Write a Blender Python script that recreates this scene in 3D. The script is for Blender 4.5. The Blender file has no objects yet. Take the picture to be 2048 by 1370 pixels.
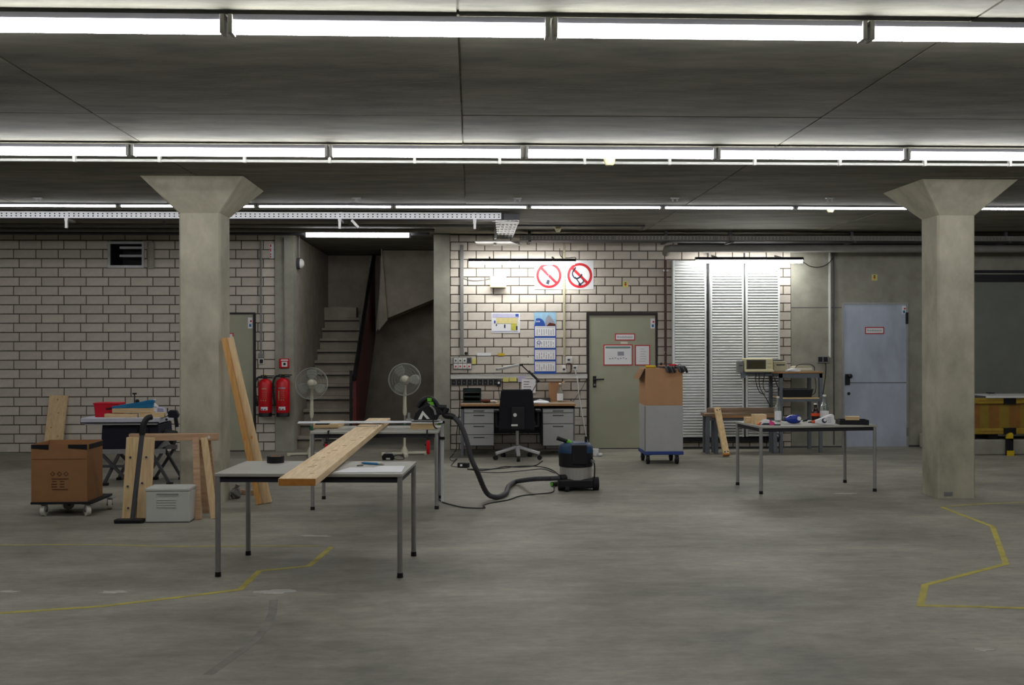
import bpy, math, random
from mathutils import Vector, Matrix
random.seed(7)
R_ = math.radians
C = bpy.context.scene.collection
sc = bpy.context.scene

# ------------------------------------------------------------------ camera, world, exposure
CAM_H, FPX, YAW, ROLL = 1.57, 2050.0, 0.040, 0.002
cd = bpy.data.cameras.new('camera'); cam = bpy.data.objects.new('camera', cd); C.objects.link(cam)
cd.sensor_width = 36.0; cd.lens = FPX / 2048 * 36; cd.clip_start = .05; cd.clip_end = 200
cam.location = (0, 0, CAM_H); cam.rotation_euler = (math.pi/2, ROLL, -YAW)
sc.camera = cam
w = bpy.data.worlds.new('world'); sc.world = w; w.use_nodes = True
w.node_tree.nodes['Background'].inputs[0].default_value = (.5, .53, .6, 1)
w.node_tree.nodes['Background'].inputs[1].default_value = 0.0
sc.view_settings.view_transform = 'Standard'; sc.view_settings.look = 'None'
sc.view_settings.gamma = 1; sc.view_settings.use_curve_mapping = False
sc.view_settings.exposure = 0.0
TUBE = 28.5           # emission of a fluorescent tube

Fv = Vector((math.sin(YAW), math.cos(YAW), 0)); R0 = Vector((math.cos(YAW), -math.sin(YAW), 0)); U0 = Vector((0, 0, 1))
Rv = R0*math.cos(ROLL) - U0*math.sin(ROLL); Uv = U0*math.cos(ROLL) + R0*math.sin(ROLL)
CP = Vector((0, 0, CAM_H))
def ray(x, y): return Fv + Rv*((x-1024)/FPX) + Uv*((685-y)/FPX)
def W(x, y, Y): d = ray(x, y); return CP + d*(Y/d.y)          # pixel met with the upright plane at depth Y
def H(x, y, z=0.0): d = ray(x, y); return CP + d*((z-CAM_H)/d.z)   # pixel met with the level plane at height z
def X(x, Y): return W(x, 685, Y).x
def Z(y, Y, x=1024): return W(x, y, Y).z
D = 15.05             # back wall
CEIL = 3.15

# ------------------------------------------------------------------ materials
def lin(c): return tuple(((v/255)/12.92 if v/255 <= .04045 else ((v/255+.055)/1.055)**2.4) for v in c)
def mat(name, rgb, rough=.6, metal=0., var=.12, scale=6., stretch=(1,1,1), bump=0., bscale=60., rand=0., dark=None, emit=0, alpha=1, trans=0, spec=.35):
    m = bpy.data.materials.new(name); m.use_nodes = True
    n = m.node_tree.nodes; l = m.node_tree.links; b = n['Principled BSDF']
    b.inputs['Roughness'].default_value = rough; b.inputs['Metallic'].default_value = metal
    b.inputs['Specular IOR Level'].default_value = spec
    c = lin(rgb)
    if emit:
        b.inputs['Base Color'].default_value = (*c, 1); b.inputs['Emission Color'].default_value = (*c, 1); b.inputs['Emission Strength'].default_value = emit
        return m
    if trans: b.inputs['Transmission Weight'].default_value = trans; b.inputs['IOR'].default_value = 1.3
    if alpha < 1: b.inputs['Alpha'].default_value = alpha
    tc = n.new('ShaderNodeTexCoord'); mp = n.new('ShaderNodeMapping'); mp.inputs['Scale'].default_value = stretch
    l.new(tc.outputs['Object'], mp.inputs['Vector'])
    nz = n.new('ShaderNodeTexNoise'); nz.inputs['Scale'].default_value = scale; nz.inputs['Detail'].default_value = 6; nz.inputs['Roughness'].default_value = .62
    l.new(mp.outputs[0], nz.inputs['Vector'])
    rp = n.new('ShaderNodeValToRGB'); d = lin(dark) if dark else tuple(v*(1-var) for v in c)
    rp.color_ramp.elements[0].position = .3; rp.color_ramp.elements[1].position = .7
    rp.color_ramp.elements[0].color = (*d, 1); rp.color_ramp.elements[1].color = (*(tuple(min(1, v*(1+var*.5)) for v in c)), 1)
    l.new(nz.outputs['Fac'], rp.inputs[0]); out = rp.outputs[0]
    if rand:
        oi = n.new('ShaderNodeObjectInfo'); mr = n.new('ShaderNodeMapRange')
        mr.inputs['To Min'].default_value = 1-rand; mr.inputs['To Max'].default_value = 1+rand
        l.new(oi.outputs['Random'], mr.inputs['Value'])
        mx = n.new('ShaderNodeVectorMath'); mx.operation = 'SCALE'
        l.new(out, mx.inputs[0]); l.new(mr.outputs[0], mx.inputs['Scale']); out = mx.outputs[0]
    l.new(out, b.inputs['Base Color'])
    if bump:
        n2 = n.new('ShaderNodeTexNoise'); n2.inputs['Scale'].default_value = bscale; n2.inputs['Detail'].default_value = 4
        l.new(mp.outputs[0], n2.inputs['Vector'])
        bp = n.new('ShaderNodeBump'); bp.inputs['Strength'].default_value = bump; bp.inputs['Distance'].default_value = .01
        l.new(n2.outputs['Fac'], bp.inputs['Height']); l.new(bp.outputs[0], b.inputs['Normal'])
    return m

def wood_mat(name, rgb, dark, axis=0):
    st = [14, 14, 14]; st[axis] = 1.0
    return mat(name, rgb, .65, 0, dark=dark, scale=3.2, stretch=tuple(st), rand=.06)

def floor_mat():
    m = bpy.data.materials.new('floor_concrete'); m.use_nodes = True
    n = m.node_tree.nodes; l = m.node_tree.links; b = n['Principled BSDF']
    tc = n.new('ShaderNodeTexCoord')
    def noise(scale, st, det=7, ro=.65):
        mp = n.new('ShaderNodeMapping'); mp.inputs['Scale'].default_value = st; l.new(tc.outputs['Object'], mp.inputs[0])
        z = n.new('ShaderNodeTexNoise'); z.inputs['Scale'].default_value = scale; z.inputs['Detail'].default_value = det; z.inputs['Roughness'].default_value = ro
        l.new(mp.outputs[0], z.inputs[0]); return z.outputs['Fac']
    def ramp(f, p0, c0, p1, c1):
        r = n.new('ShaderNodeValToRGB'); r.color_ramp.elements[0].position = p0; r.color_ramp.elements[1].position = p1
        r.color_ramp.elements[0].color = (*c0, 1); r.color_ramp.elements[1].color = (*c1, 1); l.new(f, r.inputs[0]); return r.outputs[0]
    def mix(a, c, f, mode='MIX'):
        x = n.new('ShaderNodeMix'); x.data_type = 'RGBA'; x.blend_type = mode
        if isinstance(f, float): x.inputs[0].default_value = f
        else: l.new(f, x.inputs[0])
        l.new(a, x.inputs[6])
        if isinstance(c, tuple): x.inputs[7].default_value = (*c, 1)
        else: l.new(c, x.inputs[7])
        return x.outputs[2]
    base = ramp(noise(.6, (.8, 1.0, 1)), .34, lin((110, 108, 97)), .66, lin((164, 160, 146)))
    streak = ramp(noise(3.6, (.45, 1.5, 1), 9, .72), .32, (.66, .66, .66), .62, (1.06, 1.06, 1.06))
    c = mix(base, streak, .8, 'MULTIPLY')
    fine = ramp(noise(17, (.6, 1.2, 1)), .3, (.74, .74, .74), .7, (1.1, 1.1, 1.1))
    c = mix(c, fine, .7, 'MULTIPLY')
    dk = ramp(noise(3.1, (.55, 2.6, 1), 8, .7), .64, (0, 0, 0), .76, (1, 1, 1))
    c = mix(c, lin((62, 61, 62)), dk)
    lt = ramp(noise(2.2, (.8, 1.6, 1), 8, .7), .70, (0, 0, 0), .78, (.7, .7, .7))
    c = mix(c, lin((182, 180, 172)), lt)
    l.new(c, b.inputs['Base Color'])
    b.inputs['Roughness'].default_value = .55; b.inputs['Specular IOR Level'].default_value = .3
    bp = n.new('ShaderNodeBump'); bp.inputs['Strength'].default_value = .12; bp.inputs['Distance'].default_value = .01
    l.new(noise(40, (1, 1, 1)), bp.inputs['Height']); l.new(bp.outputs[0], b.inputs['Normal'])
    return m

M = {}
M['floor'] = floor_mat()
M['ceil'] = mat('ceiling_concrete', (130, 128, 113), .85, dark=(88, 87, 77), scale=2.2, stretch=(.5, 1.8, 1), bump=.2, bscale=20, rand=.12)
M['conc'] = mat('cast_concrete', (154, 152, 139), .8, var=.26, scale=3., bump=.12, bscale=40)
M['conc_stair'] = mat('stair_concrete', (158, 150, 136), .85, var=.22, scale=3.5, bump=.15, bscale=40)
M['colconc'] = mat('column_concrete', (176, 171, 152), .8, var=.34, scale=3.2, stretch=(1, 1, .6), bump=.12, bscale=45)
M['brick'] = mat('sand_lime_brick', (199, 191, 179), .8, var=.14, scale=7, bump=.12, bscale=60, rand=.07)
M['mortar'] = mat('mortar_joint', (88, 80, 70), .9, var=.2)
M['white'] = mat('white_enamel', (214, 214, 208), .45, var=.05)
M['rad'] = mat('radiator_enamel', (226, 228, 226), .4, var=.04)
M['tube'] = mat('fluorescent_glow', (246, 246, 248), emit=TUBE)
M['tubew'] = mat('warm_fluorescent_glow', (252, 252, 250), emit=TUBE*1.75)
M['lamphouse'] = mat('lamp_housing', (140, 140, 146), .5, var=.05)
M['holder'] = mat('lampholder_grey', (196, 196, 194), .5, var=.05)
M['darkmetal'] = mat('dark_metal', (46, 45, 48), .5, .4, var=.15)
M['galv'] = mat('galvanised_steel', (164, 164, 162), .42, .5, var=.12, scale=9)
M['tray'] = mat('galvanised_tray', (226, 228, 230), .5, .1, var=.08, scale=9)
M['steeldoor'] = mat('brushed_door_steel', (184, 193, 208), .40, .25, var=.2, scale=2.5, stretch=(1, 1, .5))
M['chrome'] = mat('chrome', (205, 205, 208), .18, 1., var=.03)
M['polished'] = mat('polished_aluminium', (206, 206, 208), .3, .55, var=.03)
M['drum'] = mat('vacuum_drum_steel', (190, 188, 184), .32, .6, var=.1, scale=5, stretch=(6, 6, .3))
M['doorgrey'] = mat('door_paint', (160, 161, 140), .55, var=.08, scale=3)
M['doorframe'] = mat('door_frame_dark', (40, 34, 34), .6)
M['black'] = mat('black_plastic', (22, 22, 26), .5, var=.2)
M['fabric'] = mat('black_fabric', (20, 20, 26), .9, var=.25, scale=30, bump=.2, bscale=300)
M['grey'] = mat('mid_grey', (128, 128, 126), .6)
M['dgrey'] = mat('dark_grey', (72, 72, 76), .6)
M['hose'] = mat('hose_grey', (64, 62, 66), .6)
M['pipe'] = mat('grey_pipe', (120, 118, 112), .6, var=.15)
M['pipered'] = mat('dark_red_pipe', (78, 46, 46), .6)
M['rail'] = mat('dark_balustrade', (92, 30, 30), .45, var=.3)
M['railblk'] = mat('handrail_black', (18, 16, 17), .35)
M['red'] = mat('fire_red', (196, 22, 34), .35, var=.08)
M['redbox'] = mat('red_plastic', (200, 20, 44), .45, var=.06)
M['sign_red'] = mat('sign_red', (190, 30, 40), .5, var=.03)
M['paper'] = mat('paper_white', (226, 226, 228), .8, var=.03)
M['paper2'] = mat('paper_cream', (214, 210, 196), .8, var=.04)
M['cream'] = mat('cream_plastic', (206, 200, 160), .5, var=.05)
M['beige'] = mat('beige_plastic', (176, 170, 140), .5, var=.06)
M['ink'] = mat('print_ink', (52, 52, 70), .7)
M['inkgrey'] = mat('print_grey', (150, 150, 160), .7)
M['inkteal'] = mat('print_teal', (110, 140, 132), .7)
M['blue'] = mat('calendar_blue', (38, 78, 160), .5, var=.05)
M['sky'] = mat('print_sky', (150, 190, 215), .6, var=.15, scale=12)
M['yellowdull'] = mat('dull_yellow_paint', (158, 132, 44), .6, var=.25, scale=9)
M['yellow'] = mat('yellow_paint', (206, 176, 34), .5, var=.12)
M['note'] = mat('yellow_note', (212, 206, 120), .8, var=.04)
M['tape'] = mat('floor_tape', (186, 172, 72), .75, dark=(150, 142, 84), scale=7)
M['cardboard'] = mat('cardboard', (144, 104, 68), .8, var=.10, scale=5)
M['cardtop'] = mat('cardboard_light', (174, 132, 96), .8, var=.08)
M['greybox'] = mat('grey_laminate', (166, 166, 164), .6, var=.07)
M['plasticbox'] = mat('grey_plastic_crate', (190, 192, 186), .55, var=.05)
M['bluepaint'] = mat('dolly_blue', (44, 66, 128), .5)
M['bluegrey'] = mat('rack_blue_grey', (104, 110, 116), .5, .2)
M['tabletop'] = mat('table_laminate', (166, 165, 156), .5, var=.06, scale=8)
M['sawtop'] = mat('saw_table_alloy', (204, 204, 214), .5, .1, var=.05)
M['tableedge'] = mat('table_apron', (40, 38, 44), .5)
M['tealtool'] = mat('tool_blue', (30, 116, 168), .5, var=.2, scale=20)
M['navy'] = mat('saw_navy', (22, 24, 40), .5)
M['green'] = mat('tool_green', (96, 180, 40), .5)
M['gdark'] = mat('dark_green', (30, 92, 70), .5)
M['traygreen'] = mat('letter_tray_green', (26, 44, 38), .45)
M['orange'] = mat('bench_edge_orange', (164, 122, 80), .6)
M['glass'] = mat('clear_glass', (200, 210, 206), .08, var=.02, trans=.9)
M['cola'] = mat('dark_liquid_plastic', (40, 18, 18), .15)
M['bluefilm'] = mat('blue_bottle', (36, 60, 150), .25)
M['fanwhite'] = mat('fan_white', (196, 192, 172), .45, var=.05)
M['fanblade'] = mat('fan_blade', (150, 150, 140), .4, var=.05, alpha=.62)
M['wire'] = mat('fan_wire', (156, 160, 150), .4, .3)
M['vacblue'] = mat('vacuum_blue', (30, 60, 92), .45)
M['rubber'] = mat('rubber_black', (24, 24, 26), .7)
M['castor'] = mat('castor_white', (206, 204, 194), .5)
M['brown'] = mat('dark_brown_cloth', (88, 44, 34), .9)
M['pink'] = mat('pink_label', (220, 70, 130), .5)
M['orangered'] = mat('orange_cap', (220, 80, 40), .5)
M['hazardpanel'] = mat('barrier_panel', (140, 116, 44), .65, var=.2)
M['hazardpanel2'] = mat('barrier_panel_orange', (138, 98, 44), .65, var=.2)
M['gate'] = mat('gate_dark', (124, 127, 118), .6, var=.10, scale=4)
M['led'] = mat('green_led', (120, 255, 150), emit=4)
M['stainwhite'] = mat('filler_patch', (176, 174, 166), .8, var=.2, scale=14)
M['stain'] = mat('tyre_mark', (128, 124, 117), .8, var=.3, scale=7)
for ax, s in enumerate('xyz'):
    M['pine_'+s] = wood_mat('pine_'+s, (220, 196, 150), (196, 164, 116), ax)
    M['pinepale_'+s] = wood_mat('pale_pine_'+s, (222, 196, 154), (200, 170, 126), ax)
    M['benchwood_'+s] = wood_mat('bench_wood_'+s, (150, 128, 104), (116, 98, 80), ax)
M['plank'] = wood_mat('plank_pine', (228, 206, 168), (206, 176, 134), 1)
M['plankedge'] = mat('cut_end_grain', (196, 132, 60), .7, var=.2, scale=20)
M['pinedark'] = wood_mat('amber_pine', (206, 160, 98), (182, 134, 76), 2)
M['sawhorse'] = wood_mat('sawhorse_pine', (194, 162, 130), (166, 132, 102), 0)

# ------------------------------------------------------------------ mesh helpers
class MB:
    def __init__(s): s.v = []; s.f = []; s.sm = []
    def add(s, vs, fs, sm=False):
        o = len(s.v); s.v += [Vector(p) for p in vs]; s.f += [tuple(i+o for i in f) for f in fs]; s.sm += [sm]*len(fs); return s
    def box(s, a, b, M4=None):
        x0, y0, z0 = a; x1, y1, z1 = b
        vs = [Vector(p) for p in ((x0,y0,z0),(x1,y0,z0),(x1,y1,z0),(x0,y1,z0),(x0,y0,z1),(x1,y0,z1),(x1,y1,z1),(x0,y1,z1))]
        if M4 is not None: vs = [M4 @ p for p in vs]
        return s.add(vs, [(0,3,2,1),(4,5,6,7),(0,1,5,4),(1,2,6,5),(2,3,7,6),(3,0,4,7)])
    def cbox(s, c, d, M4=None):
        c = Vector(c); h = Vector(d)/2
        return s.box(c-h, c+h, M4)
    def beam(s, p0, p1, wd, ht, up=(0, 0, 1)):        # oriented bar
        p0 = Vector(p0); p1 = Vector(p1); d = (p1-p0); L = d.length; d.normalize(); up = Vector(up)
        sx = d.cross(up)
        if sx.length < 1e-4: sx = d.cross(Vector((0, 1, 0)))
        sx.normalize(); uz = sx.cross(d).normalized()
        vs = []
        for e in (p0, p1):
            for a, b in ((-1,-1),(1,-1),(1,1),(-1,1)): vs.append(e + sx*(a*wd/2) + uz*(b*ht/2))
        return s.add(vs, [(0,1,2,3),(7,6,5,4),(0,4,5,1),(1,5,6,2),(2,6,7,3),(3,7,4,0)])
    def cyl(s, p0, p1, r0, r1=None, n=14, caps=True):
        p0 = Vector(p0); p1 = Vector(p1); r1 = r0 if r1 is None else r1
        d = (p1-p0).normalized(); a = d.orthogonal().normalized(); b = d.cross(a)
        ring = lambda p, r: [p + (a*math.cos(2*math.pi*i/n) + b*math.sin(2*math.pi*i/n))*r for i in range(n)]
        A = ring(p0, r0); B = ring(p1, r1)
        s.add(A+B, [(i, (i+1) % n, n+(i+1) % n, n+i) for i in range(n)], True)
        if caps:
            s.add(A, [tuple(range(n-1, -1, -1))]); s.add(B, [tuple(range(n))])
        return s
    def tube(s, pts, r, n=8, rf=None):
        pts = [Vector(p) for p in pts]; N = len(pts); t0 = (pts[1]-pts[0]).normalized(); a = t0.orthogonal().normalized(); vs = []
        for i, p in enumerate(pts):
            t = (pts[min(i+1, N-1)] - pts[max(i-1, 0)]).normalized()
            a = (a - t*a.dot(t)).normalized(); b = t.cross(a); rr = rf(i) if rf else r
            vs += [p + (a*math.cos(2*math.pi*k/n) + b*math.sin(2*math.pi*k/n))*rr for k in range(n)]
        fs = [(i*n+k, i*n+(k+1) % n, (i+1)*n+(k+1) % n, (i+1)*n+k) for i in range(N-1) for k in range(n)]
        s.add(vs, fs, True); s.add(vs[:n], [tuple(range(n-1, -1, -1))]); s.add(vs[-n:], [tuple(range(n))]); return s
    def lathe(s, prof, c=(0, 0, 0), n=20, axis='z', M4=None):
        vs = []; c = Vector(c)
        for r, h in prof:
            for k in range(n):
                q = 2*math.pi*k/n
                p = Vector((r*math.cos(q), r*math.sin(q), h))
                if axis == 'y': p = Vector((p.x, p.z, p.y))
                if axis == 'x': p = Vector((p.z, p.x, p.y))
                vs.append((M4 @ p if M4 is not None else p) + c)
        m = len(prof)
        s.add(vs, [(i*n+k, i*n+(k+1) % n, (i+1)*n+(k+1) % n, (i+1)*n+k) for i in range(m-1) for k in range(n)], True)
        s.add(vs[:n], [tuple(range(n-1, -1, -1))]); s.add(vs[-n:], [tuple(range(n))]); return s
    def sphere(s, c, r, n=14, sq=(1, 1, 1)):
        c = Vector(c); vs = []; m = n//2
        for i in range(m+1):
            t = math.pi*i/m
            for k in range(n):
                q = 2*math.pi*k/n; vs.append(c + Vector((r*sq[0]*math.sin(t)*math.cos(q), r*sq[1]*math.sin(t)*math.sin(q), r*sq[2]*math.cos(t))))
        return s.add(vs, [(i*n+k, (i+1)*n+k, (i+1)*n+(k+1) % n, i*n+(k+1) % n) for i in range(m) for k in range(n)], True)
    def prism(s, poly, depth, M4=None, axis='y', at=0.):   # polygon in x,z pushed along y (or in y,z along x)
        n = len(poly)
        if axis == 'y': vs = [Vector((a, at, b)) for a, b in poly] + [Vector((a, at+depth, b)) for a, b in poly]
        elif axis == 'x': vs = [Vector((at, a, b)) for a, b in poly] + [Vector((at+depth, a, b)) for a, b in poly]
        else: vs = [Vector((a, b, at)) for a, b in poly] + [Vector((a, b, at+depth)) for a, b in poly]
        if M4 is not None: vs = [M4 @ p for p in vs]
        return s.add(vs, [tuple(range(n)), tuple(range(2*n-1, n-1, -1))] + [(i, n+i, n+(i+1) % n, (i+1) % n) for i in range(n)])
    def ring(s, c, r0, r1, th, n=32, axis='y'):            # flat annulus
        c = Vector(c); vs = []
        for k in range(n):
            q = 2*math.pi*k/n; e = Vector((math.cos(q), 0, math.sin(q)))
            for r, y in ((r0, 0), (r1, 0), (r1, th), (r0, th)): vs.append(c + e*r + Vector((0, y, 0)))
        fs = []
        for k in range(n):
            a = k*4; b = ((k+1) % n)*4
            for i in range(4): fs.append((a+i, a+(i+1) % 4, b+(i+1) % 4, b+i))
        return s.add(vs, fs)
    def torus(s, c, R, r, n=32, m=6, M4=None):
        pts = []
        for k in range(n):
            q = 2*math.pi*k/n
            for j in range(m):
                t = 2*math.pi*j/m; p = Vector(((R+r*math.cos(t))*math.cos(q), r*math.sin(t), (R+r*math.cos(t))*math.sin(q)))
                pts.append((M4 @ p if M4 is not None else p) + Vector(c))
        return s.add(pts, [(k*m+j, k*m+(j+1) % m, ((k+1) % n)*m+(j+1) % m, ((k+1) % n)*m+j) for k in range(n) for j in range(m)], True)
    def mesh(s, name, off=None):
        me = bpy.data.meshes.new(name); o = off or Vector((0, 0, 0))
        me.from_pydata([tuple(p-o) for p in s.v], [], s.f); me.polygons.foreach_set('use_smooth', s.sm)
        import bmesh
        bm = bmesh.new(); bm.from_mesh(me); bmesh.ops.recalc_face_normals(bm, faces=bm.faces); bm.to_mesh(me); bm.free()
        me.update(); return me

def cr(pts, k=8):                                        # smooth path through points
    P = [Vector(p) for p in pts]; P = [P[0]*2-P[1]] + P + [P[-1]*2-P[-2]]; out = []
    for i in range(1, len(P)-2):
        for j in range(k):
            t = j/k; a, b, c, d = P[i-1:i+3]
            out.append(.5*((2*b) + (c-a)*t + (2*a-5*b+4*c-d)*t*t + (3*b-a-3*c+d)*t**3))
    out.append(P[-2]); return out
def rz(a): return Matrix.Rotation(a, 4, 'Z')
def TR(p, a=0, ax='Z'): return Matrix.Translation(Vector(p)) @ Matrix.Rotation(a, 4, ax)

def tag(o, label=None, cat=None, group=None, kind=None):
    if label: o['label'] = label
    if cat: o['category'] = cat
    if group: o['group'] = group
    if kind: o['kind'] = kind
    return o
def thing(name, label, cat, loc=(0, 0, 0), rot=0, group=None):
    o = bpy.data.objects.new(name, None); C.objects.link(o); o.empty_display_size = .1
    o.location = loc; o.rotation_euler = (0, 0, rot); return tag(o, label, cat, group)
def bev(o, wd=.006, seg=2):
    b = o.modifiers.new('bevel', 'BEVEL'); b.width = wd; b.segments = seg; b.limit_method = 'ANGLE'; b.angle_limit = R_(40); return o
def part(root, name, mb, m, world=True, bevel=0, label=None, kind=None):
    """a piece of a thing; world=True: mb is in world metres (the root is then not turned)"""
    r = root
    while r.parent: r = r.parent
    o = bpy.data.objects.new(name, mb.mesh(name, r.location.copy() if world else None)); C.objects.link(o)
    o.data.materials.append(M[m] if isinstance(m, str) else m); o.parent = root
    if bevel: bev(o, bevel)
    if label: o['label'] = label
    if kind: o['kind'] = kind
    return o
def single(name, label, cat, mb, m, loc, bevel=0, group=None, kind=None):     # a thing that is one mesh
    o = bpy.data.objects.new(name, mb.mesh(name, Vector(loc))); C.objects.link(o); o.location = loc
    o.data.materials.append(M[m]); tag(o, label, cat, group, kind)
    if bevel: bev(o, bevel)
    return o
def struct(name, mb, m, label=None):
    o = bpy.data.objects.new(name, mb.mesh(name)); C.objects.link(o); o.data.materials.append(M[m]); o['kind'] = 'structure'
    if label: o['label'] = label
    return o
def text_part(root, name, s, p, size, m, face=-1, align='CENTER'):
    """flat lettering standing on an upright plane that faces the camera side"""
    cu = bpy.data.curves.new(name, 'FONT'); cu.body = s; cu.size = size; cu.align_x = align; cu.align_y = 'CENTER'; cu.extrude = .0004
    o = bpy.data.objects.new(name, cu); C.objects.link(o); cu.materials.append(M[m])
    r = root
    while r.parent: r = r.parent
    me = bpy.data.meshes.new_from_object(o); bpy.data.objects.remove(o)
    o = bpy.data.objects.new(name, me); C.objects.link(o)
    if not me.materials: me.materials.append(M[m])
    o.location = Vector(p) - r.location; o.rotation_euler = (math.pi/2, 0, 0); o.parent = root; return o
def rect(mb, x0, y0, x1, y1, Y, th=.002, front=True):     # flat upright rectangle by pixel corners, standing th proud of plane Y
    a = W(x0, y1, Y); b = W(x1, y0, Y)
    return mb.box((a.x, Y-th, a.z), (b.x, Y, b.z))

# ================================================================== THE ROOM
XL, XR, YF, YB = -10.5, 11.5, -6.0, 15.05
struct('floor', MB().box((XL, YF, -.2), (XR, 19.3, 0)), 'floor')
ceiling = struct('ceiling', MB().box((XL, YF, CEIL+.012), (XR, 19.3, CEIL+.3)), 'ceil')
# formwork panels of the ceiling, each with its own edges and a little out of level
sx, sy, px0, py0 = 2.53, 2.53, -2.59, 7.15
pm = MB().box((-.5*sx+.006, -.5*sy+.006, 0), (.5*sx-.006, .5*sy-.006, .05)).mesh('ceiling_panel'); pm.materials.append(M['ceil'])
for i in range(-3, 6):
    for j in range(-4, 4):
        cx, cy = px0 + (i+.5)*sx, py0 + (j+.5)*sy
        if cx-sx/2 < XL or cx+sx/2 > XR or cy+sy/2 > YB: continue
        o = bpy.data.objects.new('ceiling_panel', pm); C.objects.link(o); o.parent = ceiling
        o.location = (cx, cy, CEIL + random.choice((0, .002, .004))); o['kind'] = 'structure'
struct('wall_left', MB().box((XL-.2, YF, 0), (XL, 15.3, CEIL)), 'conc')
struct('wall_right', MB().box((XR, YF, 0), (XR+.2, 15.3, CEIL)), 'conc')
struct('wall_front', MB().box((XL, YF-.2, 0), (XR, YF, CEIL)), 'conc')

def holes_wall(mb, x0, x1, z0, z1, y0, y1, holes):
    xs = sorted({x0, x1, *[h[0] for h in holes], *[h[1] for h in holes]}); zs = sorted({z0, z1, *[h[2] for h in holes], *[h[3] for h in holes]})
    for a, b in zip(xs, xs[1:]):
        for c, d in zip(zs, zs[1:]):
            mx, mz = (a+b)/2, (c+d)/2
            if any(h[0] < mx < h[1] and h[2] < mz < h[3] for h in holes): continue
            mb.box((a, y0, c), (b, y1, d))
    return mb
PROUD = .012
def brickwork(wall, x0, x1, course, length, zref, xref, shift, skip, hidden, limit=300):
    """lay every brick as its own child of the wall; bricks that stand behind things go into one joined part"""
    J = .0135; full = {}; cand = []
    k0 = math.floor((0-zref)/course); k1 = math.ceil((CEIL-zref)/course)
    for k in range(k0, k1+1):
        za, zb = max(zref+k*course, 0.), min(zref+(k+1)*course, CEIL)
        if zb-za < .03: continue
        sh = shift if k % 2 else 0.
        i0 = math.floor((x0-xref-sh)/length)-1; i1 = math.ceil((x1-xref)/length)+1
        for i in range(i0, i1+1):
            a, b = max(xref+sh+i*length, x0), min(xref+sh+(i+1)*length, x1)
            if b-a < .03: continue
            segs = [(a, b)]
            for (hx0, hx1, hz0, hz1) in skip:
                if min(zb, hz1)-max(za, hz0) < .3*(zb-za): continue
                ns = []
                for s, e in segs:
                    if hx1 <= s or hx0 >= e: ns.append((s, e)); continue
                    if hx0-s > .03: ns.append((s, hx0))
                    if e-hx1 > .03: ns.append((hx1, e))
                segs = ns
            for s, e in segs:
                hid = any(h[0] <= s and e <= h[1] and h[2] <= za and zb <= h[3] for h in hidden)
                cand.append((hid, -(e-s)*(zb-za), s, e, za, zb))
    cand.sort(); rest = MB()
    for n, (hid, _, s, e, za, zb) in enumerate(cand):
        wx, wz = e-s-J, zb-za-J
        if wx < .01 or wz < .01: continue
        if hid or n >= limit:
            rest.box((s+J/2, YB-PROUD, za+J/2), (e-J/2, YB+.01, zb-J/2)); continue
        key = (round(wx, 3), round(wz, 3))
        if key not in full:
            mb = MB(); c = .004                       # chamfered face
            mb.add([(-wx/2,.01,-wz/2),(wx/2,.01,-wz/2),(wx/2,.01,wz/2),(-wx/2,.01,wz/2),(-wx/2,-PROUD+c,-wz/2),(wx/2,-PROUD+c,-wz/2),(wx/2,-PROUD+c,wz/2),(-wx/2,-PROUD+c,wz/2),
                    (-wx/2+c,-PROUD,-wz/2+c),(wx/2-c,-PROUD,-wz/2+c),(wx/2-c,-PROUD,wz/2-c),(-wx/2+c,-PROUD,wz/2-c)],
                   [(0,1,5,4),(1,2,6,5),(2,3,7,6),(3,0,4,7),(4,5,9,8),(5,6,10,9),(6,7,11,10),(7,4,8,11),(8,9,10,11)])
            me = mb.mesh('brick'); me.materials.append(M['brick']); full[key] = me
        o = bpy.data.objects.new('brick', full[key]); C.objects.link(o); o.parent = wall
        o.location = ((s+e)/2, YB + random.uniform(-.0015, .0015), (za+zb)/2)
    if rest.v: part(wall, 'brick_field', rest, 'brick', kind='stuff')

# --- left brick wall
vent = (X(222, D), X(285, D), Z(531, D, 250), Z(488, D, 250))
xa = X(551, D)
wl = struct('wall_back_left', holes_wall(MB(), XL, xa, 0, CEIL, YB, YB+.24, [vent]), 'mortar')
d1 = (X(372, D), X(511, D), 0, Z(625, D, 480))
pix = lambda x0, y0, x1, y1: (X(x0, D), X(x1, D), Z(y1, D, (x0+x1)/2), Z(y0, D, (x0+x1)/2))
crs = .1332
brickwork(wl, XL, xa, crs, .317, Z(498.8, D, 100), X(39, D), -.080, [d1, vent],
          [pix(355, 400, 457, 920), pix(-160, 880, 200, 920), pix(60, 855, 360, 920), (-99, X(0, D)-.02, 0, 4)])
# --- right brick wall
xb, xc = X(900, D), X(1582, D)
wr = struct('wall_back_right', MB().box((xb, YB, 0), (xc, YB+.24, CEIL)), 'mortar')
d2 = (X(1174, D), X(1314, D), 0, Z(627, D, 1240))
brickwork(wr, xb, xc, .1285, .253, Z(519.3, D, 1100), X(1193, D), .1265, [d2],
          [pix(1342, 520, 1562, 878), pix(925, 812, 1150, 905), pix(1283, 735, 1366, 905), pix(990, 780, 1080, 905), pix(900, 460, 1582, 490)])
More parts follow.
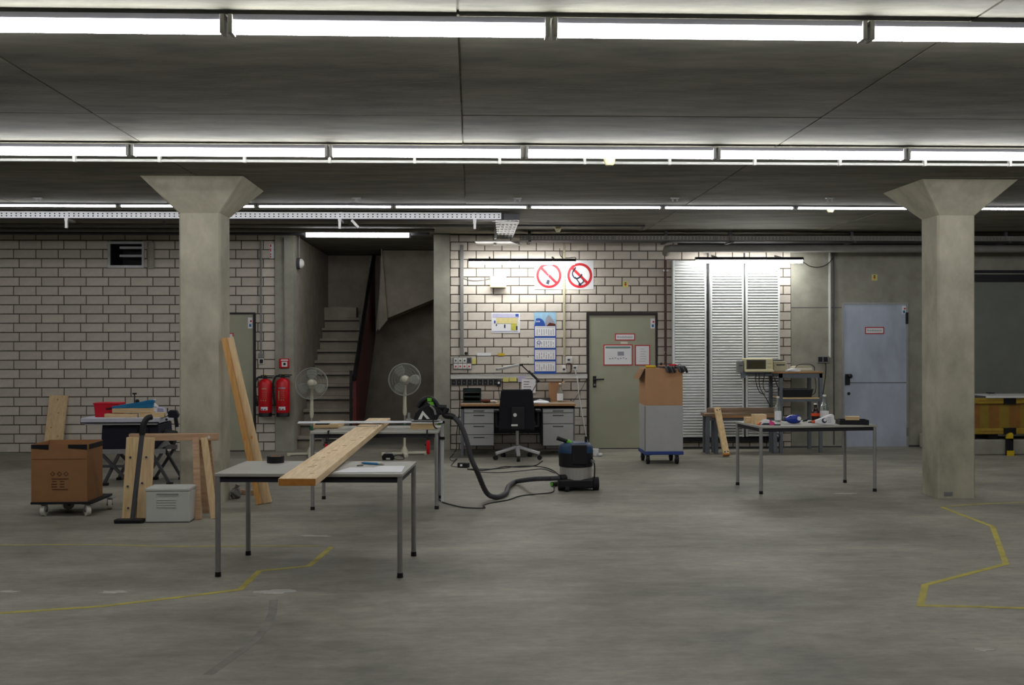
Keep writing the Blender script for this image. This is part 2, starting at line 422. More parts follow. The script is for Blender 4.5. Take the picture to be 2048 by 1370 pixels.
# --- cast piers, right concrete wall, gate
struct('wall_pier_left', MB().box((xa, YB-.03, 0), (X(588, D), YB+.24, CEIL)), 'conc')
struct('wall_pier_right', MB().box((X(868, D), YB-.05, 0), (xb, YB+.24, CEIL)), 'conc')
gx0 = X(1930, D)
struct('wall_back_concrete', MB().box((xc, YB-.01, 0), (gx0, YB+.24, CEIL)).box((gx0, YB-.01, Z(557, D, 1990)), (XR, YB+.24, CEIL)), 'conc')
g = thing('roller_gate', 'flat dark grey gate filling the wall opening behind the yellow barrier', 'gate', (gx0+2, YB+.1, 0))
part(g, 'gate_leaf', MB().box((gx0+.01, YB+.05, 0), (XR, YB+.12, Z(562, D, 1990))), 'gate')
part(g, 'lintel_rail', MB().box((gx0+.01, YB-.03, Z(558, D, 1990)-.035), (XR, YB+.05, Z(549, D, 1990))), 'darkmetal')
part(g, 'track', MB().box((gx0+.01, YB-.06, Z(546, D, 1990)), (XR, YB-.012, Z(541, D, 1990))), 'black')

# --- stairwell
SX0, SX1 = X(588, D), X(868, D)
SYB = 18.65
struct('wall_stair_left', MB().box((SX0-.22, YB+.24, 0), (SX0, 19.0, CEIL)), 'conc_stair')
struct('wall_stair_right', MB().box((SX1+.45, YB+.24, 0), (SX1+.65, 19.0, CEIL)), 'conc_stair')
struct('wall_stair_back', MB().box((SX0-.22, SYB, 0), (SX1+.65, SYB+.25, CEIL)), 'conc_stair')
st = thing('staircase', 'concrete staircase climbing away between the two piers', 'staircase', ((SX0+X(722, D))/2, YB+.3, 0))
SRX = -1.72                                             # plane of the balustrade
rise, tread, y0s = .183, .285, 15.0
for i in range(1, 12):
    z = rise*i; y = y0s + tread*i
    mb = MB().box((SX0, y+.05, z-rise-.02), (SRX-.06, y+tread+.05, z-.05)).box((SX0, y, z-.045), (SRX-.06, y+tread+.05, z))
    stp = part(st, 'step', mb, 'conc_stair', bevel=.006)
    part(stp, 'nosing_shade', MB().box((SX0+.01, y+.004, z-.058), (SRX-.07, y+.05, z-.0455)), 'black')  # black strip painting the shade under the step lip
part(st, 'landing', MB().box((SX0, y0s+tread*12, rise*11-.2), (SRX+.05, SYB, rise*11)), 'conc_stair')
part(st, 'landing_kerb', MB().box((SX0, SYB-.5, rise*11), (SRX-.3, SYB-.2, rise*12)), 'conc_stair')
bal = part(st, 'balustrade_panel', MB().prism([(y0s+.25, .0), (y0s+.25, 1.02), (y0s+tread*11.6, rise*11+1.05), (y0s+tread*11.6, rise*11-.35), (y0s+.9, -.0)], .05, axis='x', at=SRX-.03), 'rail')
part(bal, 'handrail', MB().tube([(SRX, y0s+.2, 1.03), (SRX, y0s+tread*11.7, rise*11+1.10)], .035, 8), 'railblk')
part(bal, 'rail_highlight', MB().beam((SRX-.045, y0s+.25, .95), (SRX-.045, y0s+tread*11.6, rise*11+1.0), .012, .05), 'chrome')  # bright strip standing in for the highlight along the handrail
for q in (.25, 1.6, 3.2):
    zz = rise/tread*q
    part(st, 'balustrade_post', MB().beam((SRX-.055, y0s+q, zz), (SRX-.055, y0s+q, zz+1.0), .04, .04), 'railblk')
# upper flight turning back to the right, seen from the side: its slanting soffit
ux = X(752, 17.6)
uf = MB().prism([(ux, Z(664, 17.6, 755)), (X(771, 17.6), Z(638, 17.6, 773)), (X(873, 17.6), Z(596, 17.6, 870)), (SX1+.45, Z(570, 17.6, 900)), (SX1+.45, CEIL), (X(766, 17.6), CEIL)], .9, at=17.6)
part(st, 'upper_flight', uf, 'conc_stair')
part(st, 'upper_balustrade', MB().prism([(X(763, 17.5), Z(482, 17.5, 763)), (X(775, 17.5), Z(640, 17.5, 775)), (X(757, 17.5), Z(662, 17.5, 757))], .04, at=17.5), 'conc_stair')

# --- columns with flared capitals
def column(x0, x1, yf, label):
    wd = x1-x0; cx = (x0+x1)/2; cy = yf+wd/2; fl = .285; zc = Z(428, yf)
    o = thing('concrete_column', label, 'column', (cx, cy, 0))
    def octo(h, c, z): return [(cx+a, cy+b, z) for a, b in ((-h+c,-h),(h-c,-h),(h,-h+c),(h,h-c),(h-c,h),(-h+c,h),(-h,h-c),(-h,-h+c))]
    h = wd/2; mb = MB()
    mb.add(octo(h, .018, 0)+octo(h, .018, zc), [(i, (i+1) % 8, 8+(i+1) % 8, 8+i) for i in range(8)] + [tuple(range(7, -1, -1))])
    part(o, 'shaft', mb, 'colconc')
    mb = MB(); mb.add(octo(h+.002, .018, zc)+octo(h+fl, .005, CEIL), [(i, (i+1) % 8, 8+(i+1) % 8, 8+i) for i in range(8)] + [tuple(range(7, -1, -1)), tuple(range(8, 16))])
    part(o, 'capital', mb, 'colconc'); return o
CY = 10.08
cL = column(X(358, CY), X(441, CY), CY, 'square concrete column with flared capital behind the sawhorse and leaning beams')
cR = column(X(1876, CY), X(1945, CY)+.03, CY, 'square concrete column with flared capital beside the yellow striped barrier')
mb = MB(); rect(mb, 1888, 984, 1905, 992, CY+.001, .004); part(cR, 'repair_patch', mb, 'grey')

# --- doors
def door(name, label_x, xs, ytop, leaf_m, frame_m, lock_left=True):
    x0, x1 = xs; xm = (x0+x1)/2
    a, b, zt = X(x0, D), X(x1, D), Z(ytop, D, xm)
    f = .028
    o = struct(name, MB().box((a+f, YB-.02, .012), (b-f, YB+.005, zt-f)), leaf_m, label_x)
    fr = part(o, 'door_frame', MB().box((a, YB-.035, 0), (a+f, YB+.005, zt)).box((b-f, YB-.035, 0), (b, YB+.005, zt)).box((a+f, YB-.035, zt-f), (b-f, YB+.005, zt)).box((a+f, YB-.03, 0), (b-f, YB+.005, .012)), frame_m)
    return o, a, b, zt
def red_sign(root, box, Y, text=None, size=.05):
    x0, y0, x1, y1 = box; a, b = W(x0, y1, Y), W(x1, y0, Y)
    o = part(root, 'door_sign', MB().box((a.x, Y-.004, a.z), (b.x, Y, b.z)), 'sign_red')
    e = .014; part(o, 'sign_face', MB().box((a.x+e, Y-.006, a.z+e), (b.x-e, Y-.003, b.z-e)), 'paper')
    if text: text_part(o, 'lettering', text, ((a.x+b.x)/2, Y-.0065, (a.z+b.z)/2), size, 'ink')
    return o, a, b
def door_label(root, box, Y):
    x0, y0, x1, y1 = box; mb = MB(); rect(mb, x0, y0, x1, y1, Y, .003)
    o = part(root, 'door_label', mb, 'paper'); c = W((x0+x1)/2, y0+(y1-y0)*.33, Y)
    part(o, 'red_dot', MB().cyl((c.x+.01, Y-.005, c.z), (c.x+.01, Y-.002, c.z), .014, n=10), 'sign_red')
    c = W((x0+x1)/2, y0+(y1-y0)*.72, Y); part(o, 'blue_print', MB().cbox((c.x, Y-.004, c.z), (.03, .002, .04)), 'tealtool')
def door_handle(root, px, py0, py1, lx):
    Y = YB-.02; a, b = W(px, py1, Y), W(px, py0, Y)
    o = part(root, 'door_handle', MB().box((a.x-.025, Y-.012, a.z), (a.x+.025, Y, b.z)), 'black', bevel=.004)
    p = Vector((a.x, Y-.01, b.z-.05)); q = Vector((X(lx, Y), Y-.06, b.z-.045))
    part(o, 'lever', MB().tube([p, (p.x, Y-.06, p.z), q], .012, 8), 'black')
    part(o, 'lock_cylinder', MB().cyl((a.x, Y-.02, a.z+.04), (a.x, Y, a.z+.04), .016, n=10), 'grey')
YD = YB-.02
dr1, *_ = door('door_1', 'grey green fire door half hidden behind the left concrete column', (372, 511), 625, 'doorgrey', 'doorframe')
door_label(dr1, (496, 635, 505, 657), YD); red_sign(dr1, (430, 666, 467, 680), YD)
dr2, *_ = door('door_2', 'grey green fire door between the desk and the white ribbed panels', (1174, 1314), 627, 'doorgrey', 'doorframe')
door_label(dr2, (1301, 637, 1310, 657), YD)
red_sign(dr2, (1230, 667, 1270, 681), YD, 'Brandschutztür', .038)
o, a, b = red_sign(dr2, (1207, 689, 1265, 731), YD)
cx, cz = (a.x+b.x)/2, (a.z+b.z)/2; pr = MB()
part(o, 'green_heading', MB().box((a.x+.03, YD-.008, b.z-.055), (b.x-.03, YD-.005, b.z-.028)), 'inkteal')
pr.cbox((cx+.04, YD-.007, cz+.02), (.09, .002, .06)); part(o, 'plan_print', pr, 'inkgrey')
pr = MB()
for k in range(7): pr.cbox((cx-.12+.04*k, YD-.007, cz-.055+.006*(k % 3)), (.022, .002, .008))
part(o, 'text_print', pr, 'ink')
o, a, b = red_sign(dr2, (1270, 690, 1300, 731), YD); pr = MB()
for k in range(6): pr.cbox(((a.x+b.x)/2+random.uniform(-.01, .01), YD-.007, b.z-.06-.036*k), (.11*random.uniform(.6, 1), .002, .005))
part(o, 'text_print', pr, 'inkgrey')
part(dr2, 'door_label', MB().box((X(1245, D)-.03, YD-.003, Z(685, D, 1250)-.02), (X(1252, D)+.02, YD, Z(685, D, 1250)+.012)), 'paper2')
door_handle(dr2, 1189, 752, 775, 1207)
part(dr2, 'hinge', MB().cyl((X(1313, D), YB-.045, Z(640, D)), (X(1313, D), YB-.045, Z(652, D)), .012, n=8), 'black')
dr3, a3, b3, z3 = door('door_3', 'bluish galvanised steel door in the right concrete wall', (1683, 1815), 605, 'steeldoor', 'galv')
red_sign(dr3, (1730, 654, 1768, 668), YD, 'Brandschutztür', .036)
o = part(dr3, 'door_handle', MB().box((X(1690, D)-.01, YD-.02, Z(770, D, 1690)), (X(1698, D), YD, Z(748, D, 1690))), 'black', bevel=.005)
part(o, 'knob', MB().sphere((X(1697, D), YD-.05, Z(752, D, 1690)), .035, 10), 'black')
part(dr3, 'lock_cylinder', MB().cyl((X(1696, D), YD-.015, Z(787, D, 1690)), (X(1696, D), YD, Z(787, D, 1690)), .022, n=10), 'black')
part(dr3, 'seam', MB().box((a3+.08, YD-.003, Z(766, D, 1750)), (b3-.03, YD, Z(764.6, D, 1750))), 'dgrey')
door_label(dr3, (1804, 612, 1812, 628), YD)
part(dr3, 'hinge', MB().box((X(1810, D), YB-.05, Z(648, D, 1810)), (X(1814, D), YB-.02, Z(625, D, 1810))), 'black')
part(dr3, 'hinge', MB().box((X(1811, D), YB-.05, Z(872, D, 1810)), (X(1814, D), YB-.02, Z(855, D, 1810))), 'grey')
struct('baseboard_right', MB().box((b3+.01, YB-.025, 0), (gx0, YB-.01, .03)), 'dgrey')
struct('baseboard_center', MB().box((X(1315, D), YB-.02, 0), (a3-.01, YB-.011, .022)), 'dgrey')
# formwork joint of the concrete wall
struct('trim_1', MB().box((xc, YB-.0115, Z(616, D, 1640)), (a3, YB-.0095, Z(614.6, D, 1640))), 'dgrey')

# --- vent opening in left wall
v = thing('wall_vent', 'galvanised duct frame set in the brick wall near the ceiling', 'vent', ((vent[0]+vent[1])/2, YB, vent[2]))
f = .035; x0, x1, z0, z1 = vent
part(v, 'frame', MB().box((x0-f, YB-.03, z0-f), (x1+f, YB-.012, z0)).box((x0-f, YB-.03, z1), (x1+f, YB-.012, z1+f)).box((x0-f, YB-.03, z0), (x0, YB-.012, z1)).box((x1, YB-.03, z0), (x1+f, YB-.012, z1)), 'galv')
part(v, 'duct', MB().box((x0, YB, z0), (x0+.004, YB+.5, z1)).box((x1-.004, YB, z0), (x1, YB+.5, z1)).box((x0, YB, z0), (x1, YB+.5, z0+.004)).box((x0, YB, z1-.004), (x1, YB+.5, z1)).box((x0, YB+.5, z0), (x1, YB+.505, z1)), 'black')  # walls coloured black for the shade inside the deep opening
for zz in (.42, .8):
    part(v, 'slat', MB().box((x0+.09, YB+.10, z0+(z1-z0)*zz), (x1-.01, YB+.12, z0+(z1-z0)*zz+.035)), 'galv')
part(v, 'stub_pipe', MB().cyl((x1+.14, YB-.06, z0-.05), (x1+.14, YB-.06, z1+.02), .05, n=12), 'conc')

# ================================================================== LIGHTS OF THE ROOM
def luminaire(x0, x1, Y, zt, label, group, m='tube', top=None, r=.029, house='lamphouse'):
    """batten: housing under the ceiling, tube below it, two lampholders"""
    cx = (x0+x1)/2; top = CEIL-.02 if top is None else top
    o = thing('fluorescent_luminaire', label, 'light', (cx, Y, zt-.05), 0, group)
    part(o, 'housing', MB().prism([(Y-.032, top), (Y+.032, top), (Y+.026, zt+.030), (Y-.026, zt+.030)], x1-x0-.012, axis='x', at=x0+.006), house)
    part(o, 'tube', MB().cyl((x0+.035, Y, zt-.004), (x1-.035, Y, zt-.004), r, n=12), m)
    for a in (x0+.008, x1-.030):
        part(o, 'lampholder', MB().box((a, Y-.04, zt-.036), (a+.022, Y+.04, top)), 'holder', bevel=.003)
    return o
order = ['first', 'second', 'third', 'fourth', 'fifth', 'sixth', 'seventh', 'eighth', 'ninth', 'tenth']
def light_row(joint_px, py, pitch, rowname, nvis0, nvis1, lo, hi, Y=None, zt=None):
    Yr = Y; xj = X(joint_px, Yr)
    n = 0
    for k in range(lo, hi):
        a = xj + k*pitch
        if nvis0 <= k < nvis1:
            lab = order[n] + ' fluorescent batten from the left in the ' + rowname + ' ceiling row'; n += 1
            luminaire(a, a+pitch, Yr, zt, lab, rowname + ' row of ceiling lights')
        else:
            side = 'left' if k < (nvis0+nvis1)/2 else 'right'
            luminaire(a, a+pitch, Yr, zt, '%s fluorescent batten of the %s ceiling row past the %s picture edge' % (order[(nvis0-k-1) if side == 'left' else (k-nvis1)], rowname, side), rowname + ' row of ceiling lights')
P = 1.545
Y1, Y2, Y3 = 4.94, 8.16, 11.75
light_row(1103, 0, P, 'nearest', -2, 2, -4, 4, Y1, Z(60, Y1, 954))
light_row(1049, 0, P, 'middle', -3, 3, -5, 5, Y2, Z(307, Y2, 954))
light_row(1058, 0, P, 'farthest', -4, 4, -6, 6, Y3, Z(410.5, Y3, 954))
YS = 14.62
luminaire(X(609, YS), X(823, YS), YS, Z(470, YS, 716), 'single fluorescent batten under the lintel of the stairwell', 'wall lights', top=CEIL-.01)
def wall_lamp(x0, x1, py, label):
    Yl = 14.72; z = Z(py, Yl, (x0+x1)/2); a, b = X(x0, Yl), X(x1, Yl)
    o = thing('wall_luminaire', label, 'light', ((a+b)/2, Yl, z-.03), 0, 'wall lights')
    part(o, 'housing', MB().prism([(Yl-.06, z+.012), (Yl+.06, z+.012), (Yl+.03, z+.055), (Yl-.03, z+.055)], b-a, axis='x', at=a), 'darkmetal')
    part(o, 'diffuser', MB().prism([(Yl-.05, z+.012), (Yl+.05, z+.012), (Yl+.035, z-.028), (Yl-.035, z-.028)], b-a-.03, axis='x', at=a+.015), 'tubew')
    for t in (.2, .8):
        xx = a+(b-a)*t; part(o, 'bracket', MB().beam((xx, Yl, z+.05), (xx, YB-.01, z+.10), .02, .02), 'darkmetal')
    return o
wall_lamp(937, 1151, 525, 'bright fluorescent lamp on the brick wall above the prohibition signs')
wall_lamp(1391, 1606, 522, 'bright fluorescent lamp in front of the white ribbed panels')

# ================================================================== CEILING RUNS
def perforated(mb, p, u, vv, nu, pitch, hgt):
    """sheet from p along unit u with two rows of real slots, height hgt along vv"""
    p, u, vv = Vector(p), Vector(u), Vector(vv); rows = [0, .24, .40, .60, .76, 1.]
    for i in range(nu):
        for r in range(5):
            for c0, c1, hole in ((0, .35, False), (.35, .65, r in (1, 3)), (.65, 1, False)):
                if hole: continue
                a = p+u*(pitch*(i+c0))+vv*(hgt*rows[r]); b = p+u*(pitch*(i+c1))+vv*(hgt*rows[r]); h = vv*(hgt*(rows[r+1]-rows[r]))
                mb.add([a, b, b+h, a+h], [(0, 1, 2, 3)])
    return mb
YT = 12.35
ta, tb = W(-420, 437, YT), W(1008, 437, YT); zt0 = Z(437, YT, 500); th = .078
ct = thing('cable_tray', 'bright perforated cable tray running left to right under the ceiling', 'cable tray', ((ta.x+tb.x)/2, YT, zt0))
mb = perforated(MB(), (ta.x, YT, zt0), (1, 0, 0), (0, 0, 1), int((tb.x-ta.x)/.056), .056, th)
part(ct, 'side_flange', mb, 'tray', kind='stuff')
part(ct, 'tray_floor', MB().box((ta.x, YT, zt0-.003), (tb.x, YT+.2, zt0)), 'dgrey')  # inside of the tray coloured dark so the slots look shaded
part(ct, 'cable_bundle', MB().box((ta.x, YT+.04, zt0), (tb.x, YT+.18, zt0+th*.8)), 'black')
part(ct, 'far_flange', MB().box((ta.x, YT+.2, zt0), (tb.x, YT+.203, zt0+th)), 'dgrey')  # darkened like the floor, as shade seen through the slots
for px in (134, 680, 950):
    xx = X(px, YT); br = part(ct, 'hanger', MB().box((xx-.015, YT+.08, zt0-.02), (xx+.015, YT+.12, CEIL)).box((xx-.02, YT-.02, zt0-.03), (xx+.02, YT+.22, zt0-.003)), 'galv')
    part(br, 'bolt_clip', MB().cbox((xx, YT-.005, zt0-.075), (.03, .03, .09)), 'galv')
part(ct, 'loose_strip', MB().beam(W(703, 440, YT), W(717, 455, YT), .012, .03), 'galv')
xe0, xe1 = X(1008, YT), X(1036, YT)
bd = thing('cable_tray', 'short slotted cable tray turning back towards the brick wall', 'cable tray', ((xe0+xe1)/2, YT+1, zt0))
part(bd, 'end_plate', MB().box((xe0+.005, YT+.01, zt0), (xe1+.02, YT+.014, zt0+.07)), 'dgrey')
mb = MB()
for k in range(9):
    y = YT+.02+k*.25; mb.box((xe0-.10+.01*k, y, zt0-.012), (xe1+.02, y+.17, zt0-.008))
for k in range(5):
    xx = xe0-.02+(xe1-xe0+.03)*k/4; mb.box((xx-.008, YT+.02, zt0-.02), (xx+.008, 14.5, zt0-.012))
part(bd, 'slotted_floor', mb, 'tray')
part(bd, 'corner_plate', MB().prism([(xe0-.14, YT+.0), (xe1+.02, YT+.02), (xe1+.02, YT+.3)], .004, axis='z', at=zt0-.03), 'tray')
part(bd, 'hanger', MB().cbox((xe0-.06, 14.0, zt0+.03), (.03, .05, .2)), 'galv')
YT2 = 14.4
ta, tb = X(1040, YT2), X(2450, YT2); z2 = Z(481, YT2, 1400)
c2 = thing('cable_tray', 'long perforated cable tray hung in front of the right brick wall top', 'cable tray', ((ta+tb)/2, YT2, z2))
part(c2, 'side_flange', perforated(MB(), (ta, YT2, z2), (1, 0, 0), (0, 0, 1), int((tb-ta)/.05), .05, .07), 'pipe', kind='stuff')
part(c2, 'tray_floor', MB().box((ta, YT2, z2-.004), (tb, YT2+.35, z2)), 'dgrey')
for px in (1060, 1335, 1465, 1710, 2020):
    part(c2, 'hanger', MB().box((X(px, YT2)-.02, YT2+.1, z2), (X(px, YT2)+.02, YT2+.14, CEIL)).box((X(px, YT2)-.02, YT2-.01, z2-.025), (X(px, YT2)+.02, YT2+.4, z2-.004)), 'dgrey')
tg = thing('cable_tray', 'angled tray piece over the brick corner beside the right pier', 'cable tray', (X(970, 14.4), 14.4, z2-.06))
part(tg, 'tray_floor', MB().prism([(X(950, 14.4), 14.1), (X(1020, 14.4), 14.1), (X(1045, 14.4), 14.7), (X(955, 14.4), 14.7)], .012, axis='z', at=z2-.05), 'galv')
part(tg, 'hanger', MB().cbox((X(990, 14.4), 14.3, z2-.02), (.04, .04, .12)), 'galv')
def pipe_run(name, label, cat, pts, r, m, clips=()):
    c = Vector(pts[0]); o = thing(name, label, cat, c)
    part(o, 'pipe', MB().tube([Vector(p) for p in pts], r, 10), m)
    for p in clips: part(o, 'pipe_clip', MB().cbox(p, (.03, .05, .05)), 'galv')
    return o
def hline(px0, px1, py, Y): return [W(px0, py, Y), Vector((X(px1, Y), Y, W(px0, py, Y).z))]
Yp = 13.4
p = hline(-400, 1000, 450, Yp); p[0].z = p[1].z = Z(450, Yp, 400)
pipe_run('ceiling_pipe', 'thin upper grey pipe under the ceiling behind the bright tray', 'pipe', p, .018, 'pipe', [Vector((X(x, Yp), Yp, p[0].z+.03)) for x in (330, 700)])
p = hline(-400, 870, 461, 14.1); p[0].z = p[1].z = Z(460, 14.1, 400)
pipe_run('ceiling_pipe', 'lower grey pipe running just above the left brick wall', 'pipe', p, .03, 'pipe')
p = hline(-400, 860, 468, 14.75); p[0].z = p[1].z = Z(467, 14.75, 400)
pipe_run('ceiling_pipe', 'dark conduit along the top of the left brick wall', 'pipe', p, .025, 'dgrey')
p = hline(870, 1290, 453, 13.6); p[0].z = p[1].z = Z(451, 13.6, 1100)
pipe_run('ceiling_pipe', 'thin conduit under the ceiling above the right cable tray', 'pipe', p + [W(1283, 459, 13.8)], .014, 'dgrey')
Yq = 14.55; zq = Z(497, Yq, 1500)
pipe_run('heating_pipe', 'thick insulated grey pipe above the white ribbed panels', 'pipe', [Vector((X(1338, Yq), Yq+.22, zq-.05)), Vector((X(1337, Yq), Yq+.1, zq)), Vector((X(1342, Yq), Yq, zq)), Vector((X(2450, Yq), Yq, zq))], .055, 'pipe')
p = hline(1356, 2450, 466, 14.9); p[0].z = p[1].z = Z(490, 14.9, 1600)
pipe_run('heating_pipe', 'darker pipe tucked behind the thick insulated pipe', 'pipe', p, .045, 'dgrey')
xr = X(1331, 14.95)
rp = pipe_run('riser_pipe', 'thin dark red riser pipe between the fire door and ribbed panels', 'pipe', [(xr, 14.95, Z(520, 14.95)), (xr, 14.95, 0.)], .02, 'pipered')
part(rp, 'pipe_clip', MB().cbox((xr, 14.96, Z(541, 14.95)), (.08, .05, .025)), 'galv')
part(rp, 'pipe_clip', MB().cbox((xr, 14.96, Z(705, 14.95)), (.04, .05, .02)), 'galv')
# surface conduits
def conduit(label, px, y0, y1, wd=.03, m='pipe', Y=YB-.013):
    o = single('wall_conduit', label, 'conduit', MB().box((X(px, Y)-wd/2, Y-.025, Z(y1, Y, px)), (X(px, Y)+wd/2, Y, Z(y0, Y, px))), m, (X(px, Y), Y, Z(y1, Y, px)), bevel=.004); return o
conduit('grey cable duct running down to the white switch block', 924, 490, 710, .05, 'grey')
conduit('pale conduit running down right of the calendar', 1128.5, 480, 713, .03, 'beige')
conduit('thin conduit down to the light switch beside the left fire door', 522.5, 480, 708, .022, 'grey')
conduit('thin conduit down to the red fire alarm box', 569, 476, 716, .014, 'grey', YB-.031)
conduit('white conduit down to the double socket on the concrete wall', 1659, 505, 715, .028, 'white', YB-.011)
conduit('thin grey cable beside the white conduit on concrete wall', 1667, 505, 890, .012, 'dgrey', YB-.011)
# ceiling conduit on clips behind the middle row
Yc = Y2+.62; zc_ = CEIL-.035
o = thing('ceiling_conduit', 'thin white ceiling conduit running behind the middle light row', 'conduit', (0, Yc, zc_))
part(o, 'pipe', MB().tube([(X(-500, Yc), Yc, zc_), (X(2600, Yc), Yc, zc_)], .013, 8), 'white')
for k in range(-2, 16):
    xx = X(-20+170*k, Yc); part(o, 'pipe_clip', MB().box((xx-.012, Yc-.02, zc_-.015), (xx+.012, Yc+.02, CEIL)), 'white')
def detector(label, px, py, z, s=1.):
    c = H(px, py, z)
    o = thing('smoke_detector', label, 'smoke detector', c)
    part(o, 'base', MB().lathe([(.055*s, CEIL-z), (.055*s, .06*s), (.05*s, .05*s)], c, 16), 'cream')
    part(o, 'sensor_head', MB().lathe([(.05*s, .05*s), (.045*s, .02*s), (.03*s, 0)], c, 16), 'cream')
    return o
detector('cream smoke detector hanging on the thin white ceiling conduit', 1219, 331, CEIL-.11, 1.0)
detector('small smoke detector under the ceiling left of the right column', 1661, 425, CEIL-.06, .9)
detector('small smoke detector beside the turn of the cable trays', 1116, 464, CEIL-.08, .8)
detector('small smoke detector above the left brick wall', 84, 462, CEIL-.05, .8)

# ================================================================== TABLES
def steel_table(label, FL, FR, BL, BR, h, top_m='tabletop'):
    a, b, c, d = (H(*q) for q in (FL, FR, BL, BR))
    ux = ((b-a)+(d-c)); ux.z = 0; ux.normalize(); ang = math.atan2(ux.y, ux.x)
    cen = (a+b+c+d)/4; wd = ((b-a).length+(d-c).length)/2; dp = max(.66, ((c-a).length+(d-b).length)/2)
    o = thing('steel_leg_table', label, 'table', (cen.x, cen.y, 0), ang, 'grey folding work tables')
    x, y = wd/2, dp/2
    part(o, 'tabletop', MB().box((-x-.02, -y-.02, h-.022), (x+.02, y+.02, h)), top_m, False, .004)
    ap = MB().box((-x, -y-.005, h-.06), (x, -y+.015, h-.022)).box((-x, y-.015, h-.06), (x, y+.005, h-.022)).box((-x-.005, -y, h-.06), (-x+.015, y, h-.022)).box((x-.015, -y, h-.06), (x+.005, y, h-.022))
    part(o, 'apron', ap, 'tableedge', False)
    for sx_ in (-1, 1):
        for sy_ in (-1, 1):
            lg = part(o, 'leg', MB().cyl((sx_*x, sy_*y, .03), (sx_*x, sy_*y, h-.022), .018, n=12), 'galv', False)
            part(lg, 'foot', MB().cyl((sx_*x, sy_*y, 0), (sx_*x, sy_*y, .032), .021, .019, 10), 'rubber', False)
    return o
H1, H2, H3 = .695, .735, .70
steel_table('grey steel legged table in front carrying the near end of the plank', (442, 1153), (805, 1155), (491, 1110), (823, 1112), H1)
steel_table('grey steel legged table behind carrying the saw and far end of the plank', (626, 1020), (873, 1018), (647, 998), (880, 997), H2)
steel_table('grey steel legged table on the right with bottles and wooden blocks', (1517, 988), (1745, 983), (1480, 970), (1694, 965), H3)

# long plank lying on both tables
n0, n1 = H(556, 957, H1+.047), H(632, 957, H1+.047); f0, f1 = H(738, 836, H2+.060), H(781, 836, H2+.060)
th_ = .046
pl = MB(); vs = [n0, n1, f1, f0]; lo = [v_-Vector((0, 0, th_)) for v_ in vs]
pl.add(vs+lo, [(0, 1, 2, 3), (7, 6, 5, 4), (0, 4, 5, 1), (1, 5, 6, 2), (2, 6, 7, 3), (3, 7, 4, 0)])
pk = thing('long_plank', 'long wide pine plank bridging the two work tables', 'plank', (n0+n1+f0+f1)/4-Vector((0, 0, th_)))
part(pk, 'board', pl, 'plank', bevel=.003)
dn = (f0-n0).normalized(); cs = (n1-n0).normalized()
en = MB(); e0, e1 = n0+cs*.004, n1-cs*.004
en.add([e0-dn*.0008-Vector((0,0,.002)), e1-dn*.0008-Vector((0,0,.002)), e1-dn*.0008-Vector((0,0,th_-.002)), e0-dn*.0008-Vector((0,0,th_-.002))], [(0,1,2,3)])
part(pk, 'end_grain', en, 'plankedge')
mk = MB()
for k, (t, s_) in enumerate(((.05, .55), (.12, .3), (.14, .35), (.2, .2), (.24, .3), (.3, .28), (.34, .3), (.41, .42), (.5, .45), (.55, .6))):
    p = n0+(f0-n0)*t+cs*(.28*s_)+Vector((0, 0, .0012)); mk.beam(p, p+cs*random.uniform(.02, .05)+dn*random.uniform(-.01, .03), .005, .0012)
part(pk, 'pencil_mark', mk, mat('red_pencil', (170, 96, 84)))
# guide rail, try-square and saw on the second table
ZP = H2+.062
a, b = H(603, 842, ZP+.008), H(884, 846, ZP+.008); yg = (a.y+b.y)/2
gr = thing('guide_rail', 'long aluminium guide rail lying across the plank under the saw', 'guide rail', ((a.x+b.x)/2, yg, ZP))
part(gr, 'rail', MB().box((a.x, yg-.06, ZP+.001), (b.x, yg+.06, ZP+.009)), 'tray')
part(gr, 'ridge', MB().box((a.x, yg-.02, ZP+.009), (b.x, yg+.0, ZP+.018)), 'tray')
part(gr, 'grip_strip', MB().box((a.x, yg+.02, ZP+.009), (b.x, yg+.045, ZP+.0105)), 'black')
q0, q1 = H(713, 853.5, ZP), H(757, 852.5, ZP)
q = thing('sliding_square', 'slim steel square lying across the plank near the rail', 'tool', (q0+q1)/2)
part(q, 'blade', MB().beam(q0+Vector((0,0,.003)), q1+Vector((0,0,.003)), .014, .004), 'dgrey'); part(q, 'pivot_screw', MB().cyl(q1+Vector((-.02,0,0)), q1+Vector((-.02,0,.016)), .012, n=10), 'white')
def wood_piece(name, label, p0, dims, m, ang=0, bevel=.002, group=None, cat='wood block'):
    dx, dy, dz = dims
    o = bpy.data.objects.new(name, MB().box((-dx/2, -dy/2, 0), (dx/2, dy/2, dz)).mesh(name)); C.objects.link(o); o.data.materials.append(M[m])
    o.location = p0; o.rotation_euler = (0, 0, ang); bev(o, bevel); return tag(o, label, cat, group)
p = H(650, 857, H2); wood_piece('pine_board', 'short thick pine board at the left end of the saw table', p+Vector((.01, .21, 0)), (.24, .42, .046), 'pinepale_x', -.03)
p = H(845, 858, H2); wood_piece('pine_board', 'short pine board under the saw at the right table end', p+Vector((0, .07, 0)), (.23, .16, .044), 'pine_x', 0)
c = H(646, 849.5, H2+.0465)
k = thing('hand_clamp', 'small black quick clamp lying on the left pine board', 'clamp', c)
part(k, 'grip', MB().prism([(-.08, 0), (.05, 0), (.08, .018), (.02, .03), (-.06, .03)], .03, M4=TR(c)), 'black', bevel=.004); part(k, 'label_plate', MB().cbox((c.x-.03, c.y-.002, c.z+.02), (.03, .004, .012)), 'white')
